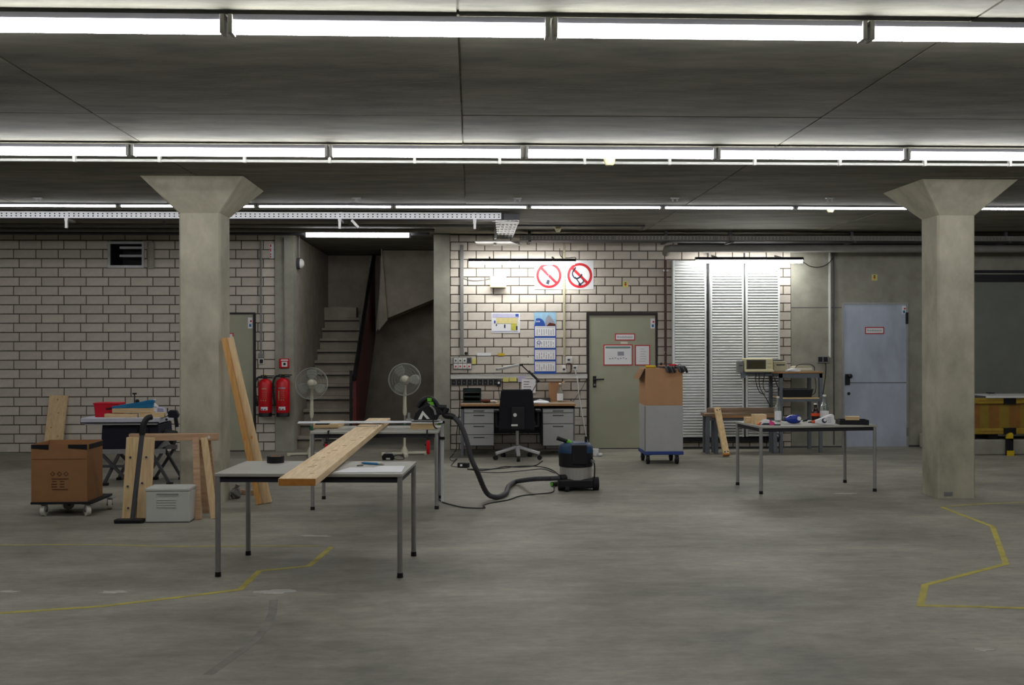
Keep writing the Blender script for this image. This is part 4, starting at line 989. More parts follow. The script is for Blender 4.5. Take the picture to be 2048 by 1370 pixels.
# four month wall calendar
o = plate('wall_calendar', 'blue four month wall calendar with picture header', 'calendar', (1068.5, 624.5, 1112, 748), 'blue', .004)
mb = MB(); rect(mb, 1068.5, 624.5, 1112, 651.5, YW-.004, .002); hd = part(o, 'picture_header', mb, 'sky')
c = W(1077, 652, YW-.007); vs = [(c.x+.098*math.cos(t)-.0, c.z+.0+.115*math.sin(t)) for t in [math.pi*.0+math.pi*.62*k/12 for k in range(13)]]
vs = [(min(max(x, X(1068.6, YW)), X(1112, YW)), z) for x, z in vs] + [(X(1068.6, YW), c.z)]
part(hd, 'blue_disc', MB().prism(vs, .001, at=YW-.008), 'blue')
text_part(hd, 'year_print', '2008', (X(1075.5, YW), YW-.009, Z(643, YW, 1075)), .032, 'paper')
part(hd, 'rock_print', MB().prism([(X(1090, YW), c.z+.02), (X(1092, YW), c.z+.12), (X(1097, YW), c.z+.165), (X(1102, YW), c.z+.13), (X(1108, YW), c.z+.07), (X(1111, YW), c.z+.0), (X(1094, YW), c.z+.0)], .001, at=YW-.007), 'inkgrey')
part(hd, 'ground_print', MB().prism([(X(1093, YW), c.z), (X(1099, YW), c.z+.05), (X(1111, YW), c.z+.03), (X(1111, YW), c.z)], .001, at=YW-.008), 'brown')
for k, y in enumerate((652.5, 676, 699.5, 723)):
    mb = MB(); rect(mb, 1070, y, 1110.5, y+19.5, YW-.004, .003); pad = part(o, 'month_pad', mb, 'paper')
    pr = MB(); a, b = W(1072, y+18, YW-.0072), W(1109, y+2, YW-.0072)
    pr.box((a.x, a.y-.0008, b.z-.004), (b.x, a.y, b.z))
    for i in range(8):
        for j in range(5):
            if random.random() < .12: continue
            x_ = a.x+(b.x-a.x)*(i+.5)/8; z_ = a.z+(b.z-a.z)*.78*(j+.5)/5
            pr.box((x_-.006, a.y-.0008, z_-.005), (x_+.004, a.y, z_+.005))
    part(pad, 'date_print', pr, 'ink')
    if k == 1: part(pad, 'round_mark', MB().ring(W(1078, 685, YW-.009), .02, .028, .001, 20), 'blue')
plate('sticker_strip', 'long white sticker strip on a brick under the site map', 'sticker', (954, 705.5, 982, 711.5), 'paper', .002)
plate('sticker_strip', 'small yellow sticker on a brick under the site map', 'sticker', (996, 706.5, 1009.5, 711.5), 'yellow', .002)
plate('paper_note', 'faint white paper note left of the calendar bottom', 'note', (1041, 715, 1066, 727), 'paper2', .002)
# switch block
o = thing('switch_block', 'white block of eight switches and sockets beside the pier', 'switch', W(924, 739, YW))
mb = MB(); rect(mb, 906, 714, 943.5, 739, YW, .035); part(o, 'back_box', mb, 'grey', bevel=.006)
for i in range(4):
    for j in range(2):
        x0, y0 = 907.5+8.9*i, 716+11.5*j; mb = MB(); rect(mb, x0, y0, x0+8, y0+10, YW-.035, .012); s_ = part(o, 'switch_unit', mb, 'dgrey' if (i == 3 and j == 0) else 'white', bevel=.003)
        mb = MB(); rect(mb, x0+2.6, y0+3.8, x0+5.4, y0+6.8, YW-.047, .004); part(s_, 'red_lens', mb, 'sign_red' if j else 'ink')
plate('warning_tag', 'small yellow tag right of the white switch block', 'tag', (944.5, 717, 952, 728), 'note', .004)
o = thing('wall_dial', 'small black dial above the white switch block', 'dial', W(932, 709, YW)); c = W(932, 706.5, YW)
part(o, 'knob', MB().lathe([(.02, 0), (.022, -.02), (.012, -.03)], c, 12, axis='y'), 'black'); part(o, 'stem', MB().cyl(c, c-Vector((0, .005, .03)), .006, n=8), 'black')
# trunking and socket strip
o = thing('cable_trunking', 'white horizontal cable trunking on the brick wall above the desk', 'trunking', W(1037, 757, YW))
mb = MB(); rect(mb, 901, 748, 1174, 757.5, YW, .05); part(o, 'channel', mb, 'white', bevel=.004)
mb = MB(); rect(mb, 901, 747.4, 1174, 748.2, YW-.002, .055); part(o, 'lid_edge', mb, 'grey')
o = thing('socket_strip', 'long grey power strip with black sockets under the trunking', 'socket strip', W(950, 771, YW))
mb = MB(); rect(mb, 901.5, 758.5, 1002, 771, YW, .03); part(o, 'strip_body', mb, 'grey', bevel=.003)
for i in range(9):
    x0 = 903+10.6*i; mb = MB(); rect(mb, x0, 759.5, x0+8.6, 770, YW-.03, .01); s_ = part(o, 'socket', mb, 'black', bevel=.003)
    mb = MB(); rect(mb, x0+2.5, 763, x0+6, 767, YW-.04, .002); part(s_, 'socket_well', mb, 'dgrey')
o = thing('power_adapter', 'black plug adapter with white face at the strip end', 'plug', W(997, 776, YW)); Yv = YW-.045
mb = MB(); rect(mb, 993.5, 760, 1001.5, 773, Yv, .05); b_ = part(o, 'body', mb, 'black', bevel=.004)
mb = MB(); rect(mb, 995.5, 763.5, 999.5, 767.5, Yv-.05, .003); part(b_, 'white_face', mb, 'paper')
part(o, 'cable', MB().tube(cr([W(997.5, 773, Yv-.02), W(998, 785, Yv-.02), W(1000, 800, Yv-.06), W(1001, 806, Yv-.1)], 6), .005, 6), 'black')
for k, (bx_, mm, lb) in enumerate((((1006, 755, 1017.5, 763.5), 'note', 'left of two yellow sticky notes on the trunking'), ((1019, 755, 1033, 763), 'note', 'right of two yellow sticky notes on the trunking'), ((1036, 752, 1051, 764), 'mapviolet', 'pale violet note stuck on the trunking'))):
    plate('sticky_note', lb, 'note', bx_, mm, .002, YW-.052)
o = plate('paper_sheet', 'white printed sheet hanging from the trunking behind the chair', 'paper', (1043, 757.8, 1071, 786), 'paper', .002, YW-.054)
for k in range(4): mb = MB(); rect(mb, 1047, 763+5*k, 1060+random.uniform(-3, 6), 764+5*k, YW-.056, .001); part(o, 'text_line', mb, 'ink')
for bx_, lb in (((1131, 713, 1144, 726), 'white wall socket at the end of the pale conduit'), ((1123.5, 732, 1132.5, 745), 'low white wall socket left of the pair above the trunking'), ((1145, 730, 1154.5, 740.5), 'low white cable outlet right of the pair above the trunking')):
    o = plate('wall_socket', lb, 'socket', bx_, 'white', .04, bevel=.005)
    x0, y0, x1, y1 = bx_; mb = MB(); rect(mb, (x0+x1)/2-2.5, (y0+y1)/2-1.5, (x0+x1)/2+2.5, (y0+y1)/2+2, YW-.041, .003); part(o, 'socket_well', mb, 'ink')
Yk = YW-.05
def cable(label, pts, r, m, name='cable', k=7):
    c = Vector(pts[0]); return single(name, label, 'cable', MB().tube(cr(pts, k), r, 6), m, c)
cable('white cable hanging from the wall outlet down past the desk', [W(1150, 740, YW-.03), W(1155, 760, Yk), W(1158, 790, Yk), W(1163, 820, Yk), W(1170, 860, Yk), W(1178, 896, Yk)], .008, 'white')
cable('thin dark cable sagging between wall sockets and the door frame', [W(1174, 757, YW-.01), W(1165, 775, Yk), W(1152, 795, Yk), W(1140, 810, Yk)], .004, 'dgrey')
cable('looped brown cable between the two low wall sockets', [W(1133, 738, YW-.045), W(1134, 727, Yk), W(1143, 729, Yk), W(1142, 742, Yk), W(1135, 747, Yk)], .005, 'brown')
cable('thin cable between junction box and lamp on the brick wall', [W(926, 556, YW-.01), W(945, 561, YW-.01), W(965, 560, YW-.01), W(980, 557, YW-.01)], .004, 'grey')
cable('black lamp cable looping above the no smoking sign', [W(1119, 497, YW-.01), W(1122, 513, YW-.01), W(1135, 516, YW-.01), W(1150, 515, YW-.02), W(1152, 521, YW-.1)], .005, 'black')
cable('sagging lamp cable on the concrete wall right of the panels', [W(1606, 524, 14.75), W(1622, 533, 14.9), W(1640, 534, 15.0), W(1655, 528, 15.0), W(1668, 514, 15.0)], .006, 'black')
cable('black cable hanging from the power strip to the floor', [W(918, 771, YW-.05), W(920, 790, Yk), W(918, 830, Yk-.02), W(913, 870, Yk-.1), W(913, 895, 14.6), H(908, 905, .012)], .006, 'black')

# ================================================================== VACUUM AND CABLES
vb = H(1157, 984); vy = vb.y+.2
o = thing('shop_vacuum', 'black wheeled workshop vacuum with chrome drum and blue lid', 'vacuum cleaner', (X(1153, vy), vy, 0))
vx = X(1151, vy); sc_ = vy/FPX
zz = lambda py: Z(py, vy, 1150)
part(o, 'base', MB().prism([(vx-.2, vy-.17), (vx+.17, vy-.17), (vx+.19, vy+.05), (vx+.12, vy+.2), (vx-.16, vy+.2)], .10, axis='z', at=.03), 'black', bevel=.02)
part(o, 'drum', MB().lathe([(.172, .12), (.172, zz(928))], (vx, vy, 0), 32), 'drum')
part(o, 'drum_rim', MB().lathe([(.178, zz(928)-.02), (.182, zz(928)), (.178, zz(928)+.02)], (vx, vy, 0), 28), 'black')
hd = part(o, 'head', MB().lathe([(.18, zz(928)), (.185, zz(905)), (.178, zz(893)), (.14, zz(886))], (vx, vy, 0), 28), 'black')
part(hd, 'blue_lid', MB().lathe([(.186, zz(904)), (.182, zz(893)), (.15, zz(885)), (.12, zz(884))], (vx, vy, 0), 28), 'vacblue')
part(hd, 'control_panel', MB().box((vx-.06, vy-.195, zz(925)), (vx+.10, vy-.12, zz(886))), 'black', bevel=.01)
part(hd, 'dial', MB().cyl((vx+.155, vy-.10, zz(920)), (vx+.175, vy-.14, zz(920)), .018, n=10), 'grey')
gp = part(o, 'grip', MB().tube([W(1114, 876, vy-.05), W(1132, 882, vy-.05), W(1145, 888, vy-.03)], .022, 8), 'black')
part(gp, 'green_collar', MB().cyl(W(1134, 882.5, vy-.05), W(1142, 886.5, vy-.05), .025, n=8), 'green')
part(o, 'tool_post', MB().cyl(W(1172, 900, vy), W(1172, 873, vy), .016, n=10), 'black')
for sx_, py in ((-1, -.12), (1, -.12)):
    wx = vx+.02+sx_*.185
    wh = part(o, 'wheel', MB().cyl((wx-.03, vy+py+.05, .07), (wx+.03, vy+py+.05, .07), .07, n=22), 'rubber'); part(wh, 'wheel_cap', MB().cyl((wx-.034, vy+py+.05, .07), (wx+.034, vy+py+.05, .07), .03, n=14), 'dgrey')
part(o, 'front_castor', MB().cyl((vx-.13, vy-.18, .03), (vx-.09, vy-.18, .03), .03, n=14), 'rubber')
part(o, 'side_cable', MB().tube(cr([W(1184, 915, vy-.08), W(1189, 930, vy-.1), W(1189, 950, vy-.1), W(1187, 965, vy-.08)], 5), .007, 6), 'black')
inlet = W(1119, 956, vy-.14)
part(o, 'inlet', MB().cyl(inlet, inlet+Vector((.08, .04, 0)), .036, n=12), 'black')
ys = yg
pts = [c_ for c_ in (T @ Vector((.19, 0, .125)), W(890, 830, ys), W(907, 834, ys-.02), W(922, 852, ys-.04), W(933, 880, ys-.05), W(942, 915, ys-.05), W(955, 945, ys-.02), H(973, 985, .08), H(992, 994, .028), H(1011, 987, .028), H(1018, 972, .03), H(1034, 963, .035), W(1070, 958, vy-.25), W(1100, 957, vy-.17), inlet)]
hp = cr(pts, 14)
o = thing('vacuum_hose', 'grey ribbed hose curving from the saw down to the vacuum', 'hose', hp[0])
part(o, 'hose', MB().tube(hp, .024, 10, rf=lambda i: .027 if i % 2 else .0235), 'hose'); part(o, 'cuff', MB().tube(hp[:30], .031, 10), 'black')
fz = .008
def floor_cable(label, pix_, r=.006, m='black', start=None, end=None):
    pts = [H(x, y, fz) for x, y in pix_]
    if start is not None: pts = [Vector(start)]+pts
    if end is not None: pts = pts+[Vector(end)]
    return cable(label, pts, r, m)
floor_cable('black cable running over the floor from the saw table to the vacuum plug', [(877, 997), (885, 1004), (905, 1010), (930, 1015), (968, 1016), (967, 1010), (985, 1005), (1015, 1000), (1040, 992), (1075, 988), (1105, 984), (1108, 972)], .006)
cable('black saw cable hanging down the end of the saw table', [T @ Vector((.06, -.06, .02)), W(868, 852, yg-.12), W(876, 861, yk-.1), W(878, 880, yk-.1), W(877, 920, yk-.1), W(876, 960, yk-.1), H(877, 994, .01)], .006, 'black')
floor_cable('upper pair of black cables lying behind the hose', [(935, 938), (960, 941), (990, 937), (1012, 933), (1040, 934), (1070, 931), (1085, 922)], .007)
floor_cable('black cable from the plug block to the vacuum back', [(940, 938), (980, 938), (1010, 936), (1030, 933), (1062, 932), (1090, 935), (1108, 942), (1118, 950)], .006)
floor_cable('lowest black cable lying across behind the hose', [(955, 944), (1000, 945), (1050, 941), (1085, 938), (1110, 946)], .005)
floor_cable('coiled thin cable end on the floor left of the hose', [(908, 907), (900, 916), (905, 922), (914, 917), (906, 926), (903, 932), (915, 934), (922, 933)], .004)
c = H(927, 935); o = thing('plug_block', 'black multi socket block on the floor left of the hose', 'plug', c)
part(o, 'body', MB().box((-.07, -.04, 0), (.07, .04, .06), TR(c, -.35)), 'black', bevel=.008); part(o, 'white_face', MB().box((-.03, -.044, .02), (.0, -.04, .045), TR(c, -.35)), 'paper')
c = H(1109, 973); o = thing('cable_plug', 'round black and green plug on the floor left of the vacuum', 'plug', c)
part(o, 'plug_body', MB().cyl(c+Vector((-.03, -.02, .028)), c+Vector((.03, .03, .028)), .028, n=14), 'black'); part(o, 'green_ring', MB().cyl(c+Vector((-.034, -.023, .028)), c+Vector((-.028, -.018, .028)), .022, n=12), 'green')
c = H(1191, 912); o = thing('paper_cup', 'crumpled white plastic cup on the floor by the fire door', 'cup', c)
part(o, 'cup', MB().lathe([(.03, 0), (.045, .03), (.04, .07), (.05, .10)], c, 12), 'paper'); part(o, 'crumpled_lid', MB().sphere(c+Vector((.06, -.05, .025)), .035, 8, (1, 1, .7)), 'paper')

# ================================================================== CARTON STACK ON BLUE DOLLY
b0 = H(1294, 929); b1 = H(1356, 929); yd_ = b0.y
o = thing('blue_dolly', 'blue dolly on grey castors under the tall grey case', 'dolly', ((b0.x+b1.x)/2, yd_+.25, 0))
x0, x1 = X(1289, yd_), X(1367, yd_); zd = Z(903, yd_, 1325)
part(o, 'platform', MB().box((x0, yd_+.0, zd-.045), (x1, yd_+.52, zd)), 'bluepaint', bevel=.008)
def castor(root, x, y, ztop, r=.055, m='rubber', ang=0.):
    d = Vector((math.cos(ang), math.sin(ang), 0))
    f_ = part(root, 'castor', MB().cyl(Vector((x, y, r))-d*.018, Vector((x, y, r))+d*.018, r, n=20), m)
    part(f_, 'fork', MB().beam(Vector((x, y, r))-d*.024, Vector((x, y+.01, ztop))-d*.02, .03, .005, d).beam(Vector((x, y, r))+d*.024, Vector((x, y+.01, ztop))+d*.02, .03, .005, d).box((x-.04, y-.035, ztop-.006), (x+.04, y+.05, ztop)), 'galv')
    part(f_, 'axle_cap', MB().cyl(Vector((x, y, r))-d*.027, Vector((x, y, r))+d*.027, .014, n=10), 'dgrey')
for x, y in ((b0.x+.02, yd_+.06), (b1.x-.0, yd_+.06), (b0.x+.02, yd_+.45), (b1.x, yd_+.45)): castor(o, x, y, zd-.046, .06)
zc1, zc2 = Z(811, yd_, 1325), Z(737, yd_, 1325)
xb0, xb1 = X(1290.5, yd_), X(1366, yd_)
o = thing('grey_case', 'tall grey laminate case standing on the blue dolly', 'case', ((xb0+xb1)/2, yd_+.25, zd))
part(o, 'body', MB().box((xb0, yd_+.01, zd), (xb1, yd_+.5, zc1)), 'greybox', bevel=.004); part(o, 'side_edge', MB().box((xb0-.004, yd_+.01, zd+.01), (xb0, yd_+.03, zc1-.01)), 'dgrey')
o = thing('cardboard_box', 'brown cardboard box stacked on the tall grey case', 'box', ((xb0+xb1)/2, yd_+.25, zc1))
part(o, 'body', MB().box((xb0, yd_+.01, zc1), (xb1-.003, yd_+.5, zc2)), 'cardtop', bevel=.004)
part(o, 'flap', MB().add([(xb0+.01, yd_+.02, zc2), (xb0+.01, yd_+.5, zc2), (xb0-.075, yd_+.48, zc2-.14), (xb0-.075, yd_+.03, zc2-.14)], [(0, 1, 2, 3)]), 'cardboard')
part(o, 'flap_edge', MB().beam((xb0, yd_+.015, zc2), (xb0-.073, yd_+.02, zc2-.14), .012, .012), 'black')
zz0 = zc2
a = W(1291, 736, yd_+.12); b = W(1318, 735, yd_+.15)
o = thing('yellow_tool', 'yellow handled tool lying on the upper cardboard box', 'tool', Vector(((a.x+b.x)/2, yd_+.13, zz0)))
part(o, 'handle', MB().tube([(a.x, yd_+.12, zz0+.02), (a.x+.05, yd_+.12, zz0+.022), (b.x-.05, yd_+.13, zz0+.02)], .019, 8), 'yellow'); part(o, 'blade', MB().box((b.x-.05, yd_+.12, zz0+.008), (b.x+.06, yd_+.15, zz0+.024)), 'dgrey')
c = Vector((X(1322, yd_+.25), yd_+.22, zz0)); o = thing('spray_cap', 'orange and black small tool on the upper cardboard box', 'tool', c)
part(o, 'body', MB().cyl(c+Vector((-.03, 0, .02)), c+Vector((.05, .0, .02)), .02, n=10), 'orange'); part(o, 'knob', MB().sphere(c+Vector((-.005, 0, .055)), .018, 10), 'black')
c = Vector((X(1347, yd_+.15), yd_+.16, zz0)); o = thing('tape_measure', 'red tape measure on the upper cardboard box', 'tape measure', c)
part(o, 'case', MB().prism([(-.055, 0), (.045, 0), (.05, .04), (.03, .055), (-.055, .05)], .05, TR(c), at=-.025), 'redbox', bevel=.008); part(o, 'label_disc', MB().cyl(c+Vector((.02, -.026, .03)), c+Vector((.02, -.03, .03)), .014, n=12), 'black')
def glove(c, label, ang):
    o = thing('work_glove', label, 'glove', c)
    R2 = rz(ang); t = lambda p: c + R2 @ Vector(p)
    part(o, 'palm', MB().box((-.055, -.03, 0), (.055, .11, .028), TR(c, ang)), 'black', bevel=.012)
    for k in range(4): part(o, 'finger', MB().tube(cr([t((-.042+.028*k, -.01, .016)), t((-.042+.029*k, -.055, .016)), t((-.036+.031*k, -.074, -.012)), t((-.024+.032*k, -.076, -.042-.012*(k % 2)))], 4), .0155, 8), 'black' if k % 2 else 'dgrey')
    part(o, 'thumb', MB().tube([t((.04, .05, .02)), t((.07, .02, .018)), t((.075, -.01, .012))], .013, 7), 'black')
gy = yd_+.054
glove(Vector((X(1337, gy), gy, zz0)), 'dark work glove hanging over the box edge below red tape measure', 0)
glove(Vector((X(1359, gy), gy+.01, zz0)), 'dark work glove at the right corner of the cardboard box', .25)
cable('thin black twig of wire on the right box corner', [(xb1-.03, yd_+.2, zz0+.02), (xb1-.01, yd_+.2, zz0+.05), (xb1+.02, yd_+.21, zz0+.04)], .004, 'black')

# ================================================================== RIBBED PANELS
def radiator(x0, x1, ytop, ybot, label):
    Yr = YB-.13; a, b = X(x0, Yr), X(x1, Yr); z0, z1 = Z(ybot, Yr, x0), Z(ytop, Yr, x0)
    o = thing('ribbed_radiator', label, 'radiator', ((a+b)/2, Yr, z0), 0, 'white ribbed wall panels')
    e = .03; n = 64; p = (z1-z0)/n; mb = MB(); prof = []
    for k in range(n):
        z = z0+k*p; prof += [(Yr, z+p*.04), (Yr-.030, z+p*.28), (Yr-.034, z+p*.55), (Yr-.024, z+p*.86), (Yr, z+p*.92)]
    vs = []
    for y, z in prof: vs += [(a+e, y, z), (b-e, y, z)]
    mb.add(vs, [(2*i, 2*i+1, 2*i+3, 2*i+2) for i in range(len(prof)-1)])
    part(o, 'ribs', mb, 'rad', kind='stuff')
    part(o, 'back_plate', MB().box((a, Yr+.002, z0), (b, Yr+.06, z1)), 'rad')
    for s_ in (a, b-e): part(o, 'side_rail', MB().box((s_, Yr-.03, z0), (s_+e, Yr+.002, z1)), 'rad', bevel=.006)
    part(o, 'foot_block', MB().box((a+.1, Yr+.06, z0+.1), (a+.16, YB-.012, z0+.2)).box((b-.16, Yr+.06, z1-.3), (b-.1, YB-.012, z1-.2)), 'dgrey')
radiator(1345, 1412, 521, 875, 'leftmost of the three tall white ribbed wall panels')
radiator(1420, 1487, 521, 874, 'middle one of the three tall white ribbed wall panels')
radiator(1491, 1559, 521, 873, 'rightmost of the three tall white ribbed wall panels')
Yr = YB-.06
for px, lb in ((1416, 'dark pipe between the left and middle ribbed panels'), (1489, 'dark pipe between the middle and right ribbed panels')):
    pipe_run('heating_pipe', lb, 'pipe', [Vector((X(px, Yr), Yr, Z(506, Yr, px))), Vector((X(px, Yr), Yr, Z(875, Yr, px)))], .013, 'dgrey')
single('support_beam', 'dark steel beam along the foot of the ribbed panels', 'beam', MB().box((X(1345, YB-.1), YB-.14, Z(882, YB-.1, 1450)), (X(1559, YB-.1), YB-.013, Z(876, YB-.1, 1450))), 'black', (X(1450, YB-.1), YB-.08, Z(882, YB-.1, 1450)))

# ================================================================== BENCH, RACK AND THEIR THINGS
fy = H(1427, 908).y
zt_ = Z(827, fy, 1480); x0, x1 = X(1410, fy), X(1556, fy)
o = thing('low_workbench', 'low steel bench with worn wooden top before the ribbed panels', 'bench', ((x0+x1)/2, fy+.25, 0))
part(o, 'bench_top', MB().box((x0, fy, zt_-.04), (x1, fy+.28, zt_)), 'benchwood_x', bevel=.004)
part(o, 'edge_band', MB().box((x0+.1, fy-.004, zt_-.06), (x1, fy, zt_-.03)), 'orange')
part(o, 'back_board', MB().box((x0+.09, fy+.2, zt_), (x1, fy+.24, zt_+.02)).box((x0+.09, fy+.2, zt_+.02), (x1, fy+.28, zt_+.065)), 'benchwood_x', bevel=.004)
for lx_ in (x0+.02, x0+.14, x1-.06):
    part(o, 'leg', MB().box((lx_, fy+.02, 0), (lx_+.05, fy+.07, zt_-.04)), 'bluegrey'); part(o, 'leg', MB().box((lx_, fy+.20, 0), (lx_+.05, fy+.25, zt_-.04)), 'bluegrey')
part(o, 'stretcher', MB().box((x0+.02, fy+.03, zt_-.10), (x1-.02, fy+.06, zt_-.04)), 'bluegrey')
# leaning post
a, b = H(1453, 914), W(1434, 816, fy-.02)
o = thing('wooden_post', 'pale wooden post leaning against the low bench', 'post', a)
part(o, 'post', MB().beam(a+Vector((0, 0, .02)), b, .085, .06, (0, 1, .2)), 'pine_z', bevel=.004)
d = (b-a); nrm = Vector((0, -1, 0))
for t, s_ in ((.08, -.02), (.09, .022), (.93, -.018), (.94, .022)): q = a+d*t+Vector((s_, -.036, .02)); part(o, 'drill_hole', MB().cyl(q, q+Vector((0, -.006, 0)), .009, n=8), 'ink')
part(o, 'end_grain', MB().beam(a+Vector((0, 0, .02)), a+d*.03+Vector((0, 0, .02)), .0875, .0625, (0, 1, .2)), 'plankedge')
# rack
ry = H(1563, 906).y; x0, x1 = X(1559, ry), X(1645, ry); z1 = Z(743, ry, 1600); z2_ = Z(795, ry, 1600); ryb = 14.86
o = thing('steel_rack', 'blue grey steel rack with two wooden shelves by the concrete wall', 'rack', ((x0+x1)/2, (ry+ryb)/2, 0))
for x in (x0, x1-.045):
    for y in (ry, ryb-.045): part(o, 'post', MB().box((x, y, 0), (x+.045, y+.045, z1-.025)), 'bluegrey')
part(o, 'shelf', MB().box((x0-.12, ry-.01, z1-.028), (x1+.01, ryb, z1)), 'benchwood_x', label='top shelf', bevel=.003); part(o, 'shelf_edge', MB().box((x0-.12, ry-.014, z1-.024), (x1+.01, ry-.01, z1-.004)), 'orange')
part(o, 'shelf', MB().box((x0+.045, ry+.0, z2_-.022), (x1-.045, ryb-.05, z2_)), 'pine_x', label='lower shelf', bevel=.003)
part(o, 'cross_bar', MB().box((x0, ry, z1-.09), (x1, ry+.03, z1-.028)).box((x0+.045, ry+.005, z2_-.06), (x1-.045, ry+.03, z2_-.022)), 'bluegrey')
ex = X(1484, ry); part(o, 'side_arm', MB().box((ex, ry+.03, z1-.06), (x0, ry+.07, z1-.02)).box((ex, ry+.02, z1-.09), (ex+.06, ry+.08, z1-.01)), 'bluegrey')
part(o, 'side_plate', MB().box((ex+.05, ry-.02, z1-.02), (x0-.12, ry+.35, z1-.005)), 'dgrey')
# terminal, printer, papers, box
c = Vector((X(1521, ry), ry+.16, z1-.005)); T2 = TR(c, -.12)
o = thing('old_monitor', 'old cream computer terminal on the arm left of the rack', 'monitor', c)
part(o, 'case', MB().prism([(-.2, .0), (.2, .0), (.2, .19), (-.2, .19)], .26, T2, at=-.12), 'cream', bevel=.012)
part(o, 'bezel', MB().prism([(-.17, .04), (.10, .04), (.10, .17), (-.17, .17)], .01, T2, at=-.125), 'dgrey')
part(o, 'screen', MB().prism([(-.155, .05), (.085, .05), (.085, .155), (-.155, .155)], .004, T2, at=-.13), mat('screen_glass', (70, 66, 50), .2, var=.05))
part(o, 'keyboard_ledge', MB().prism([(-.2, .0), (.2, .0), (.2, .03), (-.2, .03)], .07, T2, at=-.19), 'cream', bevel=.008)
for k in range(2): part(o, 'side_slot', MB().prism([(.12, .06+.05*k), (.18, .06+.05*k), (.18, .075+.05*k), (.12, .075+.05*k)], .004, T2, at=-.124), 'beige')
c = Vector((X(1486, ry), ry+.15, z1-.01)); o = thing('power_unit', 'small grey power unit left of the old cream terminal', 'power unit', c)
part(o, 'case', MB().box((-.045, -.06, 0), (.035, .06, .16), TR(c)), 'grey', bevel=.005); part(o, 'front_slot', MB().box((-.03, -.064, .09), (.02, -.06, .1), TR(c)), 'ink')
c = Vector((X(1565, ry), ry+.2, z1)); o = thing('desk_printer', 'beige receipt printer beside the old cream terminal', 'printer', c)
part(o, 'body', MB().prism([(-.1, 0), (.1, 0), (.1, .10), (.06, .145), (-.1, .145)], .22, TR(c), at=-.11), 'beige', bevel=.008); part(o, 'paper_slot', MB().box((-.06, -.114, .085), (.06, -.11, .1), TR(c)), 'ink'); part(o, 'top_cover', MB().box((-.08, -.09, .145), (.04, .06, .165), TR(c)), 'dgrey', bevel=.006)
c = Vector((X(1588, ry), ry+.10, z1)); mb = MB()
for k in range(3): mb.box((-.10, -.07, .006*k), (.10, .07, .006*k+.005), TR(c, .15*k))
mb.prism([(-.1, .018), (.08, .018), (.02, .045)], .1, TR(c), at=-.05)
single('paper_stack', 'small heap of white papers on the rack top', 'paper', mb, 'paper', c)
c = Vector((X(1612, ry), ry+.2, z1)); o = thing('document_tray', 'flat beige tray of papers at the right of the rack top', 'tray', c)
part(o, 'lower_tray', MB().box((-.14, -.12, 0), (.14, .12, .02), TR(c)), 'beige', bevel=.004); part(o, 'papers', MB().box((-.13, -.11, .02), (.12, .11, .05), TR(c)), 'paper2'); part(o, 'cover', MB().prism([(-.14, .052), (.13, .052), (.1, .075), (-.1, .075)], .2, TR(c), at=-.1), 'beige')
part(o, 'cable_loop', MB().tube(cr([c+Vector(p) for p in ((-.14, -.1, .02), (-.08, -.1, .09), (.08, -.1, .10), (.15, -.1, .06), (.155, -.1, .005))], 6), .005, 6), 'black')
c = Vector((X(1598, ry), ry+.2, z2_)); o = thing('black_crate', 'low black plastic crate on the lower rack shelf', 'crate', c)
part(o, 'body', MB().prism([(-.2, 0), (.2, 0), (.225, .11), (-.205, .11)], .28, TR(c), at=-.14), 'black', bevel=.006); part(o, 'rim', MB().box((-.21, -.15, .105), (.23, .15, .118), TR(c)), 'dgrey', bevel=.003)
for k, pts in enumerate(([(1512, 745), (1512, 765), (1520, 785), (1530, 788)], [(1518, 746), (1520, 775), (1533, 798), (1541, 814)], [(1530, 745), (1526, 770), (1531, 782), (1537, 782)], [(1545, 747), (1553, 768), (1558, 778), (1556, 784)])):
    cable(('leftmost', 'longest', 'short inner', 'rightmost')[k]+' black cable hanging below the old cream terminal', [W(x, y, ry-.03+.0*k) for x, y in pts], .0055, 'black')
cable('black cable hanging at the right rack post', [W(1628, 745, ry+.1), W(1632, 770, ry+.05), W(1630, 785, ry+.02), W(1624, 790, ry+.0)], .005, 'black')
cable('coil of black cable below the low bench end', [W(1555, 862, fy+.1), W(1548, 870, fy+.08), W(1556, 882, fy+.06), W(1560, 872, fy+.06), W(1552, 868, fy+.06), W(1548, 886, fy+.06)], .006, 'black')
cable('thin cable running from the rack up the concrete wall', [W(1644, 800, YB-.03), W(1650, 760, YB-.03), W(1652, 735, YB-.03), W(1650, 722, YB-.03)], .005, 'black')
o = thing('double_socket', 'double black wall socket on the concrete wall above the rack', 'socket', W(1645, 726, YB-.012))
mb = MB(); rect(mb, 1634, 712, 1657, 726, YB-.011, .035); part(o, 'back_plate', mb, 'grey', bevel=.004)
for x_ in (1636.5, 1647): mb = MB(); rect(mb, x_, 714, x_+8, 723.5, YB-.046, .012); part(o, 'socket', mb, 'black', bevel=.003)

